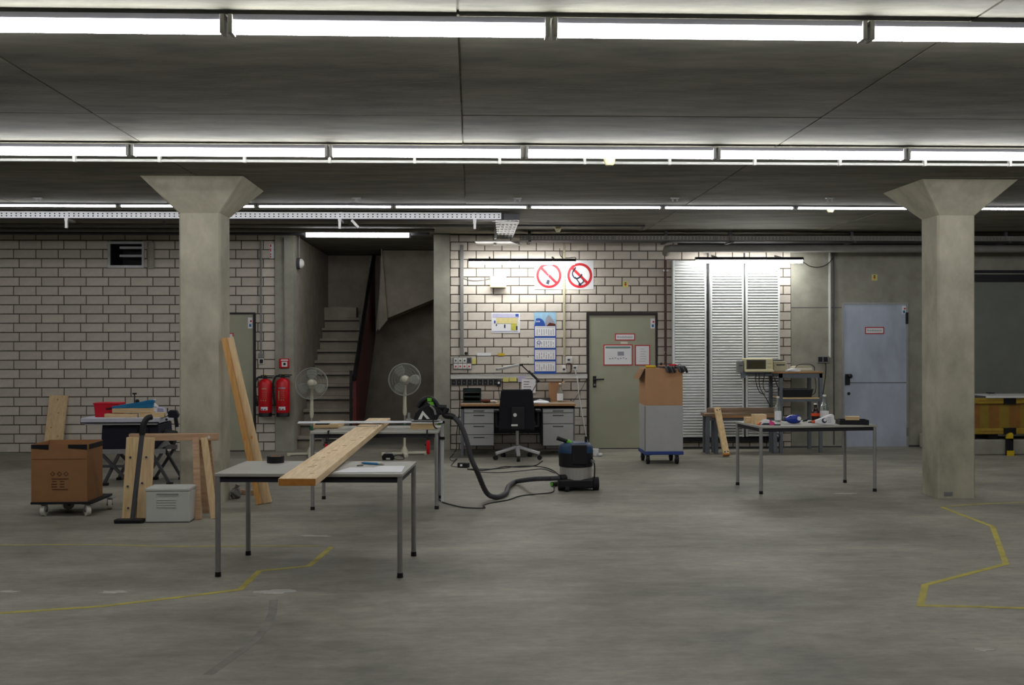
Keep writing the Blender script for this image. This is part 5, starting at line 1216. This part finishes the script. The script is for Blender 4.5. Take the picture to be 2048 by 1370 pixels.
# ================================================================== THINGS ON THE RIGHT TABLE
T3 = H3
p = H(1521, 849, T3); wood_piece('pine_block', 'taller pine block on the left of the right table', p+Vector((0, .06, 0)), (.13, .10, .105), 'pinepale_x', .15)
p = H(1503, 847, T3); wood_piece('pine_block', 'lower pine block at the table corner beside the taller block', p+Vector((-.0, .09, 0)), (.09, .09, .062), 'pinepale_x', .1)
c = H(1534, 850, T3); o = thing('wiping_cloth_pack', 'pink and white packet lying before the pine blocks', 'packet', c)
part(o, 'wrapper', MB().prism([(-.085, 0), (.06, 0), (.09, .01), (.03, .05), (-.02, .06), (-.06, .03)], .10, TR(c, -.1), at=-.02), 'paper', bevel=.01); part(o, 'pink_print', MB().prism([(.02, .0), (.10, .0), (.06, .035), (.025, .054)], .09, TR(c, -.1), at=-.03), 'pink'); part(o, 'dark_window', MB().prism([(-.06, .006), (.03, .006), (.015, .022), (-.04, .022)], .004, TR(c, -.1), at=-.026), 'ink'); part(o, 'orange_corner', MB().prism([(-.10, 0), (-.075, 0), (-.06, .03)], .06, TR(c, -.1), at=-.02), 'orangered')
c = H(1556, 851, T3); o = thing('round_tin', 'small dark round tin at the table front edge', 'tin', c); part(o, 'tin', MB().lathe([(.034, 0), (.036, .012), (.034, .014)], c+Vector((0, .03, 0)), 18), 'dgrey'); part(o, 'lid', MB().lathe([(.030, .014), (.028, .018)], c+Vector((0, .03, 0)), 18), 'galv')
bottle(1556, 843, T3, .275, .036, 'clear glass bottle with white label left on the right table', lab=(.06, .42))
bottle(1631, 843.5, T3, .20, .044, 'dark cola bottle with red label on the right table', body='cola', labm='orangered', cap='paper', lab=(.32, .48))
bottle(1649, 842.5, T3, .29, .045, 'tall clear bottle with pale label on the right table', labm='paper', cap='white', lab=(.16, .40))
# bottle of blue liquid lying down
c = H(1590, 848, T3)+Vector((0, .05, .048))
o = thing('blue_bottle', 'crushed blue plastic bottle lying on the right table', 'bottle', c-Vector((0, 0, .048)))
part(o, 'body', MB().lathe([(.02, -.12), (.022, -.09), (.042, -.05), (.047, .0), (.045, .06), (.03, .075)], c, 16, axis='x', M4=rz(.35)), 'bluefilm')
part(o, 'cap', MB().lathe([(.017, -.145), (.017, -.12)], c, 12, axis='x', M4=rz(.35)), 'dgrey'); part(o, 'round_logo', MB().cyl(c+Vector((.045, -.045, .01)), c+Vector((.046, -.05, .01)), .022, n=14), 'paper')
c = H(1613, 844, T3); o = thing('safety_glasses', 'dark folded safety glasses right of the blue bottle', 'glasses', c)
part(o, 'lens', MB().tube(cr([c+Vector((-.04, 0, .012)), c+Vector((-.01, -.01, .02)), c+Vector((.01, .0, .03)), c+Vector((.025, .02, .045))], 5), .009, 7), 'navy'); part(o, 'temple', MB().tube([c+Vector((-.04, 0, .006)), c+Vector((-.0, .06, .006)), c+Vector((.03, .07, .006))], .004, 6), 'ink')
# white glue bottle lying down
c = H(1650, 851, T3)+Vector((.0, .05, 0)); T5 = TR(c, -.02)
o = thing('glue_bottle', 'white glue bottle with red nozzle lying on the right table', 'bottle', c)
part(o, 'body', MB().prism([(-.095, .02), (-.06, .015), (.0, .004), (.10, .0), (.112, .012), (.105, .105), (.09, .115), (.06, .11), (-.02, .075), (-.09, .05)], .06, T5, at=-.03), 'paper', bevel=.012)
nz_ = part(o, 'nozzle', MB().cyl(T5 @ Vector((-.09, 0, .035)), T5 @ Vector((-.125, 0, .033)), .018, .013, 10), 'orangered'); part(nz_, 'tip', MB().cyl(T5 @ Vector((-.125, 0, .033)), T5 @ Vector((-.16, 0, .03)), .010, .005, 8), 'ink')
part(o, 'oval_logo', MB().cyl(T5 @ Vector((-.0, -.030, .05)), T5 @ Vector((-.0, -.034, .05)), .026, n=16), 'ink'); part(o, 'logo_centre', MB().cyl(T5 @ Vector((.006, -.033, .056)), T5 @ Vector((.006, -.036, .056)), .016, n=14), 'paper')
mb = MB()
for k in range(4): mb.box((.035, -.033, .03+.016*k), (.075, -.031, .034+.016*k), T5)
part(o, 'print_lines', mb, 'inkgrey')
# black tray with wood
c = H(1712, 850, T3)+Vector((.0, .11, 0)); T6 = TR(c, -.14)
o = thing('black_tray', 'low black tray at the right end of the right table', 'tray', c)
part(o, 'tray_floor', MB().box((-.15, -.10, 0), (.15, .10, .006), T6), 'black')
part(o, 'rim', MB().box((-.15, -.10, .006), (.15, -.092, .05), T6).box((-.15, .092, .006), (.15, .10, .05), T6).box((-.15, -.092, .006), (-.142, .092, .05), T6).box((.142, -.092, .006), (.15, .092, .05), T6), 'black')
wood_piece('pine_block', 'pine block lying in the black tray', c+Vector((.01, .02, .007)), (.14, .07, .075), 'pine_x', -.3)

# ================================================================== LEFT GROUP
# carton on flat dolly
wl_ = H(80, 1034); yb0 = wl_.y
xa_, xb_ = X(61, yb0), X(173, yb0); zp = Z(1004, yb0, 120)
o = thing('flat_dolly', 'black board dolly on white castors under the large carton', 'dolly', ((xa_+xb_)/2, yb0+.25, 0))
part(o, 'platform', MB().box((xa_-.005, yb0+.0, zp-.022), (xb_+.05, yb0+.52, zp)), 'black', bevel=.004)
for x, y, a in ((X(82, yb0), yb0+.06, 1.2), (X(170, yb0), yb0+.05, 1.9), (X(100, yb0), yb0+.42, .3), (X(186, yb0), yb0+.42, 1.6)): castor(o, x, y, zp-.023, .05, 'castor', a-R_(70))
ztop = Z(889, yb0, 120)
o = thing('large_carton', 'large open brown cardboard carton with black tape on the dolly', 'carton', ((xa_+xb_)/2, yb0+.2, zp))
tk = .006; y0_, y1_ = yb0+.01, yb0+.40
part(o, 'walls', MB().box((xa_, y0_, zp), (xb_, y0_+tk, ztop)).box((xa_, y1_-tk, zp), (xb_, y1_, ztop+.006)).box((xa_, y0_+tk, zp), (xa_+tk, y1_-tk, ztop)).box((xb_-tk, y0_+tk, zp), (xb_, y1_-tk, ztop)).box((xa_+tk, y0_+tk, zp), (xb_-tk, y1_-tk, zp+.006)), 'cardboard')
part(o, 'filling', MB().box((xa_+.01, y0_+.01, zp+.01), (xb_-.01, y1_-.01, ztop-.04)), 'cardtop')
for x0_, x1_ in ((61, 96), (135, 178)):
    part(o, 'black_tape', MB().prism([(max(X(x0_, yb0), xa_-.002), ztop-.002), (min(X(x1_, yb0), xb_), ztop-.002), (min(X(x1_, yb0), xb_), ztop-.048), (max(X(x0_, yb0), xa_-.002), ztop-.035)], .003, at=y0_-.003), 'black')
part(o, 'side_tape', MB().box((xb_, y0_+.05, ztop-.05), (xb_+.003, y1_, ztop-.005)), 'black')
part(o, 'crease', MB().box((xa_+.01, y0_-.002, ztop-.135), (xb_-.01, y0_, ztop-.13)), mat('crease_brown', (120, 76, 42)))
pr = MB(); q = W(120, 950, y0_)
for k in range(3): pr.ring((q.x-.065+.06*k, y0_-.002, q.z+.01), .016, .022, .0015, 4)
for k, (L_, s_) in enumerate(((.15, 0), (.04, -.05), (.05, -.05), (.05, -.05), (.14, 0))): pr.cbox((q.x+s_, y0_-.0015, q.z-.035-.024*k), (L_, .0015, .008))
for k in (1, 2, 3): pr.cbox((q.x+.02, y0_-.0015, q.z-.035-.024*k), (.04, .0015, .008))
part(o, 'box_print', pr, mat('carton_ink', (88, 56, 34)))
# board leaning against the wall
tp = W(118, 791, YB-.03); bt = Vector((tp.x-.02, YB-.22, .0))
o = thing('pine_board', 'knotty pine board leaning on the brick wall behind the carton', 'board', bt)
part(o, 'board', MB().beam(bt+Vector((0, 0, .0)), tp, .255, .045, (0, 1, .2)), 'pinepale_z', bevel=.004)
for t, s_ in ((.93, .0), (.7, .03), (.45, -.05), (.3, .06)): q = bt+(tp-bt)*t+Vector((s_, -.024, 0)); part(o, 'knot', MB().cyl(q, q+Vector((0, -.004, 0)), .011, n=8), 'plankedge')
# table saw on folding stand
ysw = H(270, 972).y; zs = Z(836, ysw, 240); xs0, xs1 = X(161, ysw), X(318, ysw)
o = thing('table_saw', 'dark table saw with grey table on crossed folding legs', 'table saw', ((xs0+xs1)/2, ysw+.3, 0))
part(o, 'saw_table', MB().box((xs0, ysw, zs-.06), (xs1, ysw+.6, zs)), 'sawtop', bevel=.005)
part(o, 'front_rail', MB().box((xs0, ysw-.012, zs-.055), (xs1, ysw, zs-.046)), 'black'); part(o, 'fence_rail', MB().box((xs0+.05, ysw-.02, zs-.075), (xs1-.02, ysw+.02, zs-.06)), 'galv')
bx0, bx1 = X(201, ysw), X(318, ysw); zb_ = Z(899, ysw, 250)
hs = part(o, 'housing', MB().prism([(bx0, zs-.075), (bx1-.02, zs-.075), (bx1-.01, zs-.2), (bx1+.02, zb_+.08), (bx1-.05, zb_), (bx0-.015, zb_)], .5, at=ysw+.04), 'navy', bevel=.012)
part(hs, 'motor', MB().cyl((bx1+.0, ysw+.2, zs-.22), (bx1+.12, ysw+.2, zs-.24), .08, n=18), 'black')
part(hs, 'hand_wheel', MB().torus(W(285, 862, ysw+.02), .06, .008, 24, 6), 'black'); part(hs, 'tilt_scale', MB().cbox(W(290, 848, ysw+.035), (.05, .006, .02)), 'galv')
for yy in (ysw+.03, ysw+.5): part(o, 'stand_rail', MB().box((bx0-.02, yy, zb_-.05), (bx1+.05, yy+.04, zb_)), 'galv')
for yy in (ysw+.05, ysw+.52):
    part(o, 'stand_leg', MB().beam((bx0-.02, yy-.018, zb_-.03), (bx0+.30, yy-.018, .03), .03, .035, (0, 1, 0)), 'dgrey'); part(o, 'stand_leg', MB().beam((bx0+.19, yy+.018, zb_-.03), (bx0+.02, yy+.018, .03), .03, .035, (0, 1, 0)), 'dgrey')
    part(o, 'stand_leg', MB().beam((bx1-.10, yy-.018, zb_-.03), (bx1+.10, yy-.018, .03), .03, .035, (0, 1, 0)), 'dgrey'); part(o, 'stand_leg', MB().beam((bx1+.02, yy+.018, zb_-.03), (bx1-.20, yy+.018, .03), .03, .035, (0, 1, 0)), 'dgrey')
for xx in (bx0+.03, bx0+.30, bx1+.1, bx1-.2): 
    for yy in (ysw+.02, ysw+.49): part(o, 'rubber_foot', MB().box((xx-.03, yy, 0), (xx+.03, yy+.06, .03)), 'rubber')
part(o, 'cross_tube', MB().box((bx0-.02, ysw+.02, .20), (bx0+.30, ysw+.035, .23)), 'dgrey')
part(o, 'wheel_bracket', MB().beam(W(312, 897, ysw+.1), W(337, 884, ysw+.1), .05, .05), 'grey')
part(o, 'sliding_rod', MB().cyl(W(308, 840, ysw+.1), W(336, 831, ysw+.1), .011, n=8), 'chrome')
cl_ = part(o, 'fence_clamp', MB().prism([(0, -.03), (.1, -.035), (.115, .0), (.09, .05), (.02, .055), (-.005, .03)], .06, TR(W(336, 830, ysw+.08))), 'navy', bevel=.008)
part(cl_, 'lever', MB().beam(W(351, 834, ysw+.09), W(354, 854, ysw+.09), .03, .035), 'black'); part(cl_, 'pin', MB().cyl(W(335.5, 826, ysw+.09), W(335, 816, ysw+.09), .006, n=8), 'black'); part(cl_, 'knob', MB().sphere(W(333, 839, ysw+.05), .015, 8), 'black')
# things on the saw table
a, b = X(181, ysw+.05), X(230, ysw+.05)
o = thing('red_bin', 'red plastic open box on the saw table', 'box', ((a+b)/2, ysw+.2, zs)); h_ = Z(807, ysw+.1, 200)-zs
part(o, 'bin', MB().prism([(a+.015, zs), (b-.01, zs), (b+.005, zs+h_), (a, zs+h_)], .22, at=ysw+.14), 'redbox', bevel=.006)
part(o, 'rim', MB().box((a-.006, ysw+.132, zs+h_-.012), (b+.012, ysw+.368, zs+h_+.003)), 'redbox', bevel=.004)
def scrap(px, py, z, dims, ang, m, label): p_ = H(px, py, z); wood_piece('wood_offcut', label, Vector((p_.x, ysw+.06+dims[1]/2, z)), dims, m, ang, cat='offcut', group='offcuts on the saw table')
scrap(230, 836, zs, (.27, .07, .042), 0, 'pinepale_x', 'lowest left pale offcut on the saw table')
scrap(261, 836, zs, (.09, .09, .04), .2, 'pinepale_x', 'short stubby offcut between two longer ones on saw table')
scrap(298, 836, zs, (.27, .10, .05), .05, 'pine_x', 'amber sided offcut at the right of the saw table')
scrap(252, 828, zs+.0515, (.42, .12, .048), .02, 'pinepale_x', 'long thick offcut lying on top of the others')
zk = zs+.101
a, b = W(236, 811, ysw+.13), W(309, 801, ysw+.13); a.z = zk+.012; b.z = zk+.075
o = thing('bar_clamp', 'blue bar clamp with black screw lying on the offcuts', 'clamp', (a+b)/2-Vector((0, 0, .03)))
part(o, 'bar', MB().beam(a+(a-b)*.15, b, .05, .035), 'tealtool', bevel=.004); part(o, 'body_shell', MB().prism([(a.x+.02, zk), (b.x-.02, zk), (b.x-.01, zk+.085), (b.x-.06, zk+.09), (a.x+.10, zk+.035)], .06, at=ysw+.11), 'tealtool', bevel=.006)
sp = Vector((X(269, ysw+.13), ysw+.13, zk+.05)); part(o, 'screw', MB().cyl(sp, sp+Vector((0, 0, .11)), .006, n=8), 'black'); part(o, 'wing_handle', MB().beam(sp+Vector((-.022, 0, .11)), sp+Vector((.022, 0, .11)), .014, .018), 'black'); part(o, 'slider', MB().sphere(sp+Vector((.03, 0, .025)), .024, 10), 'black'); part(o, 'end_bolt', MB().cbox(b+Vector((-.0, -.0, .018)), (.022, .03, .014)), 'paper'); part(o, 'point', MB().beam(a+(a-b)*.15, a+(a-b)*.32, .02, .015), 'black')
c = Vector((X(302, ysw+.3), ysw+.3, zs)); o = thing('white_bag', 'crumpled pale plastic bag at the right of the saw table', 'bag', c)
random.seed(5); mb = MB().sphere(c+Vector((0, 0, .075)), .075, 12, (1.1, .7, 1.)); mb.v = [v_+Vector((random.uniform(-.012, .012), random.uniform(-.012, .012), random.uniform(-.01, .012))) for v_ in mb.v]; mb.sm = [False]*len(mb.f)
part(o, 'bag', mb, 'paper'); part(o, 'clear_fold', MB().prism([(c.x+.05, zs+.0), (c.x+.16, zs), (c.x+.14, zs+.09), (c.x+.07, zs+.10)], .06, at=c.y), 'mapviolet', bevel=.01)
# sawhorse
ysh = H(393, 1036).y+.12
za, zb2 = Z(881, ysh, 350), Z(867, ysh, 350)
xh0, xh1 = X(259, ysh), X(436, ysh)
o = thing('sawhorse', 'pine sawhorse standing in front of the left concrete column', 'sawhorse', ((xh0+xh1)/2, ysh, 0))
part(o, 'beam', MB().box((xh0, ysh-.03, za), (xh1, ysh+.03, zb2)), 'sawhorse', bevel=.004)
part(o, 'end_screw', MB().cyl((X(419, ysh), ysh-.034, za+.03), (X(419, ysh), ysh-.028, za+.03), .014, n=8), 'white')
hw = za-.0
for (ta_, ba_, mm) in (((391, ysh-.055), (396, ysh-.20), 'sawhorse'), ((408, ysh-.055), (428, ysh-.16), 'pinepale_z'), ((394, ysh+.055), (412, ysh+.16), 'sawhorse'), ((414, ysh+.055), (431, ysh+.2), 'sawhorse'), ((280, ysh-.055), (275, ysh-.058), 'sawhorse'), ((280, ysh+.055), (272, ysh+.2), 'sawhorse')):
    t0 = Vector((X(ta_[0], ta_[1]), ta_[1], hw+.03)); t1 = Vector((X(ba_[0], ba_[1]), ba_[1], .0))
    part(o, 'leg', MB().beam(t1, t0, .058, .026, (0, 1, .2)), mm, bevel=.003)
# planks leaning against the sawhorse
def lean(label, bpx, tpx, wd, m, dyt, tk_=.03, ztop_=None):
    b_ = H(*bpx); t_ = W(tpx[0], tpx[1], ysh-.03-.05+dyt)
    o = thing('leaning_plank', label, 'plank', b_); part(o, 'plank', MB().beam(b_+Vector((0, 0, .004)), t_, wd, tk_, (0, 1, .3)), m, bevel=.003)
    for k in range(3):
        tt = .15+.28*k+random.uniform(-.05, .05); q = b_+(t_-b_)*tt+Vector((random.uniform(-.05, .05), -tk_/2-.004, .0)); part(o, 'knot', MB().cyl(q, q+Vector((0, -.004, .0012)), .010, n=8), 'ink')
    return o
lean('left of two pine planks leaning on the sawhorse', (258, 1038), (267, 875), .118, 'pine_z', -.03)
lean('right of two pine planks leaning on the sawhorse', (287, 1037), (296, 875), .118, 'pinepale_z', -.02)
# floor nozzle and tube of vacuum
nb = H(258, 1047); nb.y += .02
o = thing('floor_nozzle', 'black vacuum tube with floor nozzle leaning on the planks', 'vacuum tube', nb)
part(o, 'nozzle', MB().box((nb.x-.13, nb.y-.03, .006), (nb.x+.12, nb.y+.05, .035)), 'black', bevel=.008)
ytop = ysh-.30
part(o, 'tube', MB().tube([nb+Vector((.02, .01, .03)), W(266, 1030, nb.y+.01), W(284, 870, ysh-.26)], .021, 10), 'dgrey')
part(o, 'curved_end', MB().tube(cr([W(284, 870, ysh-.26), W(287, 850, ysh-.25), W(294, 837, ysh-.23), W(303, 834, ysh-.2)], 6), .026, 10), 'black'); part(o, 'brush_lip', MB().box((nb.x-.125, nb.y-.026, 0), (nb.x+.115, nb.y+.045, .007)), 'rubber')
# grey plastic crate
cbx = H(333, 1046); y0_ = cbx.y; xa_, xb_ = X(289, y0_), X(379, y0_); zt2 = Z(976, y0_, 333)
o = thing('plastic_box', 'light grey plastic box with raised lines on the floor', 'box', ((xa_+xb_)/2, y0_+.2, 0))
part(o, 'body', MB().box((xa_+.004, y0_+.004, .006), (xb_-.004, y0_+.24, zt2-.03)), 'plasticbox', bevel=.01); part(o, 'lid', MB().box((xa_, y0_, zt2-.032), (xb_, y0_+.245, zt2)), 'plasticbox', bevel=.01)
part(o, 'base_rim', MB().box((xa_+.008, y0_+.008, 0), (xb_-.008, y0_+.23, .008)), 'dgrey')
for k in range(4): part(o, 'raised_line', MB().box((xa_+.10, y0_-.001, zt2-.105-.022*k), (xb_-.12, y0_+.006, zt2-.098-.022*k)), 'plasticbox', bevel=.002)
part(o, 'label_strip', MB().box((xa_+.10, y0_-.003, zt2-.058), (xb_-.1, y0_, zt2-.05)), 'grey')
# long beams leaning against the column
cxr = X(441, CY)+.0
for lb, bp, tp, wd, m in (('amber sided long beam leaning on the left concrete column', (519, 1009), (449, 676), .055, 'pinedark'), ('pale long beam leaning beside the amber one on the column', (536, 1006), (458, 675), .075, 'pinepale_z')):
    b_ = H(*bp); t_ = W(tp[0], tp[1], CY-.035 if m == 'pinedark' else CY-.02)
    o = thing('long_beam', lb, 'beam', b_); part(o, 'beam', MB().beam(b_+Vector((0, 0, .004)), t_, wd, .05, (0, 1, .2)), m, bevel=.004)
    q = b_+(t_-b_)*.4; part(o, 'knot', MB().cbox(q+Vector((0, -.028, 0)), (.012, .006, .03)), 'plankedge')
p = H(500, 992); wood_piece('wood_offcut', 'dark offcut lying on the floor behind the leaning beams', p+Vector((-.05, .1, 0)), (.2, .06, .05), 'sawhorse', -.2, cat='offcut')
c = H(470, 998); o = thing('plastic_bag', 'small crumpled clear plastic bag at the column foot', 'bag', c+Vector((0, .0, 0))); random.seed(8)
mb = MB().sphere(c+Vector((0, .04, .05)), .06, 10, (1., .7, .9)); mb.v = [v_+Vector([random.uniform(-.012, .012) for _ in range(3)]) for v_ in mb.v]
for v_ in mb.v: v_.z = max(v_.z, .001)
mb.sm = [False]*len(mb.f); part(o, 'bag', mb, 'grey'); part(o, 'bag_neck', MB().cyl(c+Vector((0, .04, .09)), c+Vector((.02, .04, .14)), .012, .025, 8), 'grey')

# ================================================================== YELLOW BARRIER ON THE RIGHT
yy = H(2020, 911).y; xq0, xq1 = X(1944, yy), X(2150, yy); zz = lambda py: Z(py, yy, 2000)
single('concrete_kerb', 'low rough concrete kerb under the yellow striped barrier', 'kerb', MB().box((X(1910, yy), yy+.06, 0), (XR-.05, YB-.08, zz(880))), 'conc', (X(2000, yy), yy+.4, 0), bevel=.02)
o = thing('striped_barrier', 'yellow lifting platform with orange bands and black stripes behind the right column', 'platform', ((xq0+xq1)/2, yy+.3, zz(880)))
def segs(py0, py1, name):
    p_ = part(o, name, MB().box((xq0+.02, yy+.03, zz(py1)), (xq1, yy+.6, zz(py0))), 'yellowdull', bevel=.012)
    for a_, b_ in ((2009, 2034), (2095, 2120)): part(p_, 'black_stripe', MB().box((X(a_, yy), yy+.025, zz(py1)-.004), (X(b_, yy), yy+.61, zz(py0)+.004)), 'black')
    part(p_, 'groove', MB().box((xq0+.1, yy+.027, (zz(py0)+zz(py1))/2-.004), (X(2009, yy), yy+.032, (zz(py0)+zz(py1))/2+.004)), 'hazardpanel2')
segs(796, 808, 'top_bar'); segs(857, 869, 'bottom_bar')
edges = [1946, 1964, 1982, 2003, 2023, 2045, 2067, 2090, 2112, 2150]
for k, (a_, b_) in enumerate(zip(edges, edges[1:])): part(o, 'side_panel', MB().box((X(a_, yy), yy+.06, zz(857)), (X(b_, yy), yy+.55, zz(808))), 'hazardpanel2' if k % 2 == 0 else 'hazardpanel')
part(o, 'deck_plate', MB().box((X(1975, yy), yy+.0, zz(796)), (xq1, yy+.62, zz(792))), 'white'); part(o, 'dark_deck', MB().box((xq0, yy+.05, zz(796)), (X(1975, yy), yy+.62, zz(792.5))), 'dgrey')
for a_, b_ in ((1947, 1959), (1983, 2003), (2090, 2110)): part(o, 'skid', MB().box((X(a_, yy), yy+.1, zz(880)), (X(b_, yy), yy+.5, zz(869))), 'black')
o = thing('stop_post', 'short yellow and black bumper post before the striped barrier', 'post', (X(2018, yy), yy, 0)); px_ = X(2018, yy)
part(o, 'post', MB().box((px_-.045, yy-.03, 0), (px_+.045, yy+.02, zz(876))), 'black', bevel=.006); part(o, 'yellow_foot', MB().box((px_-.05, yy-.036, 0), (px_+.05, yy-.03, .07)), 'yellow')
part(o, 'yellow_head', MB().prism([(px_-.05, zz(877)), (px_+.045, zz(884)), (px_+.045, zz(868)), (px_+.025, zz(865)), (px_-.03, zz(868))], .045, at=yy-.03), 'yellow', bevel=.006)
zdk = zz(792)
c = Vector((X(1952, yy), yy+.3, zz(792.5))); o = thing('control_box', 'black sloped control box with green light on the platform', 'control box', c)
part(o, 'case', MB().prism([(-.10, 0), (.03, 0), (.0, .09), (-.10, .10)], .12, TR(c), at=-.06), 'black', bevel=.006); part(o, 'green_light', MB().sphere(c+Vector((.045, -.05, .05)), .006, 8), 'led'); part(o, 'light_stalk', MB().cyl(c+Vector((.02, -.05, .02)), c+Vector((.045, -.05, .047)), .004, n=6), 'black')
c = Vector((X(1999, yy), yy+.25, zdk)); o = thing('flat_tin', 'small flat white and black tin on the barrier deck', 'tin', c)
part(o, 'tin', MB().box((-.055, -.05, 0), (.055, .05, .022), TR(c)), 'greybox', bevel=.004); part(o, 'lid', MB().box((-.045, -.045, .022), (.04, .045, .036), TR(c)), 'black', bevel=.003)

# ================================================================== FLOOR MARKS
def tape_line(name, label, pix_, wd, m, cat='floor marking', z=.0012):
    pts = [H(x, y) for x, y in pix_]; mb = MB(); n = len(pts); L_, R2_ = [], []
    for i, p in enumerate(pts):
        d0 = (pts[i]-pts[i-1]).normalized() if i else (pts[1]-pts[0]).normalized(); d1 = (pts[i+1]-pts[i]).normalized() if i < n-1 else d0
        nn = Vector((-(d0+d1).y, (d0+d1).x, 0)).normalized(); k = 1/max(.4, nn.dot(Vector((-d0.y, d0.x, 0))))
        L_.append(p+nn*(wd/2*k)); R2_.append(p-nn*(wd/2*k))
    vs = [q+Vector((0, 0, z)) for q in L_+R2_]+[q for q in L_+R2_]
    mb.add(vs, [(i, i+1, n+i+1, n+i) for i in range(n-1)]+[(i, 2*n+i, 2*n+i+1, i+1) for i in range(n-1)]+[(n+i, n+i+1, 3*n+i+1, 3*n+i) for i in range(n-1)])
    return single(name, label, cat, mb, m, pts[0])
tape_line('floor_tape', 'long yellow zigzag tape line on the left floor', [(-40, 1229), (200, 1213), (380, 1192), (480, 1179), (519, 1142), (618, 1132), (663, 1094)], .042, 'tape')
tape_line('floor_tape', 'faint yellow tape line behind the front table legs', [(-20, 1090), (200, 1089), (340, 1093), (640, 1092)], .022, 'tape')
tape_line('floor_tape', 'yellow zigzag tape line on the right floor', [(1882, 1014), (1985, 1053), (2012, 1128), (1850, 1170), (1841, 1211), (2080, 1217)], .042, 'tape')
tape_line('floor_tape', 'faint yellow tape line running right of the right column foot', [(1890, 1013), (1960, 1008), (2080, 1003)], .03, 'tape')
tape_line('tyre_mark', 'dark curved tyre mark on the floor before the front table', [(547, 1200), (545, 1225), (535, 1250), (515, 1275), (485, 1300), (450, 1325), (415, 1350)], .05, 'stain', 'floor mark', .0008)
def splat(label, px, py, rx, ry, m='stainwhite', seed=1):
    rn = random.Random(seed); c = H(px, py); n = 18; vs = []
    for z in (.0012, 0):
        for k in range(n):
            a = 2*math.pi*k/n; q = rn.uniform(.55, 1.15) if z else None
            if z: rr = q; vs.append(c+Vector((rx*rr*math.cos(a), ry*rr*math.sin(a), z)))
            else: vs.append(Vector((vs[k].x, vs[k].y, 0)))
    single('filler_patch', label, 'floor mark', MB().add(vs, [tuple(range(n))]+[(k, n+k, n+(k+1) % n, (k+1) % n) for k in range(n)]), m, c)
splat('pale filler patch at the left picture edge', 15, 1183, .075, .03, seed=2)
splat('pale filler patch left of the front table', 228, 1184, .10, .045, seed=3)
splat('pale filler patch under the front table', 632, 1072, .15, .05, seed=4)
splat('greyish filler patch where the tyre mark starts', 550, 1184, .14, .07, 'stainwhite', 5)
splat('pale filler patch below the right table', 1690, 987, .13, .05, seed=6)
splat('pale filler patch at the right of the floor foreground', 1965, 1299, .06, .04, seed=7)

# small clips on the ceiling before the farthest light row
for px, lb in ((75, 'leftmost'), (713, 'second from left'), (1035, 'third from left'), (1350, 'fourth from left'), (1660, 'rightmost')):
    c = H(px, 399, CEIL-.02); o = thing('ceiling_clip', lb + ' small metal clip on the ceiling before the farthest lights', 'clip', c, 0, 'ceiling clips')
    part(o, 'clip_plate', MB().box((c.x-.045, c.y-.02, CEIL-.012), (c.x+.045, c.y+.02, CEIL)), 'galv')
    for q in (-.025, .025): part(o, 'bolt', MB().cyl((c.x+q, c.y, CEIL-.04), (c.x+q, c.y, CEIL-.011), .012, n=8), 'galv')
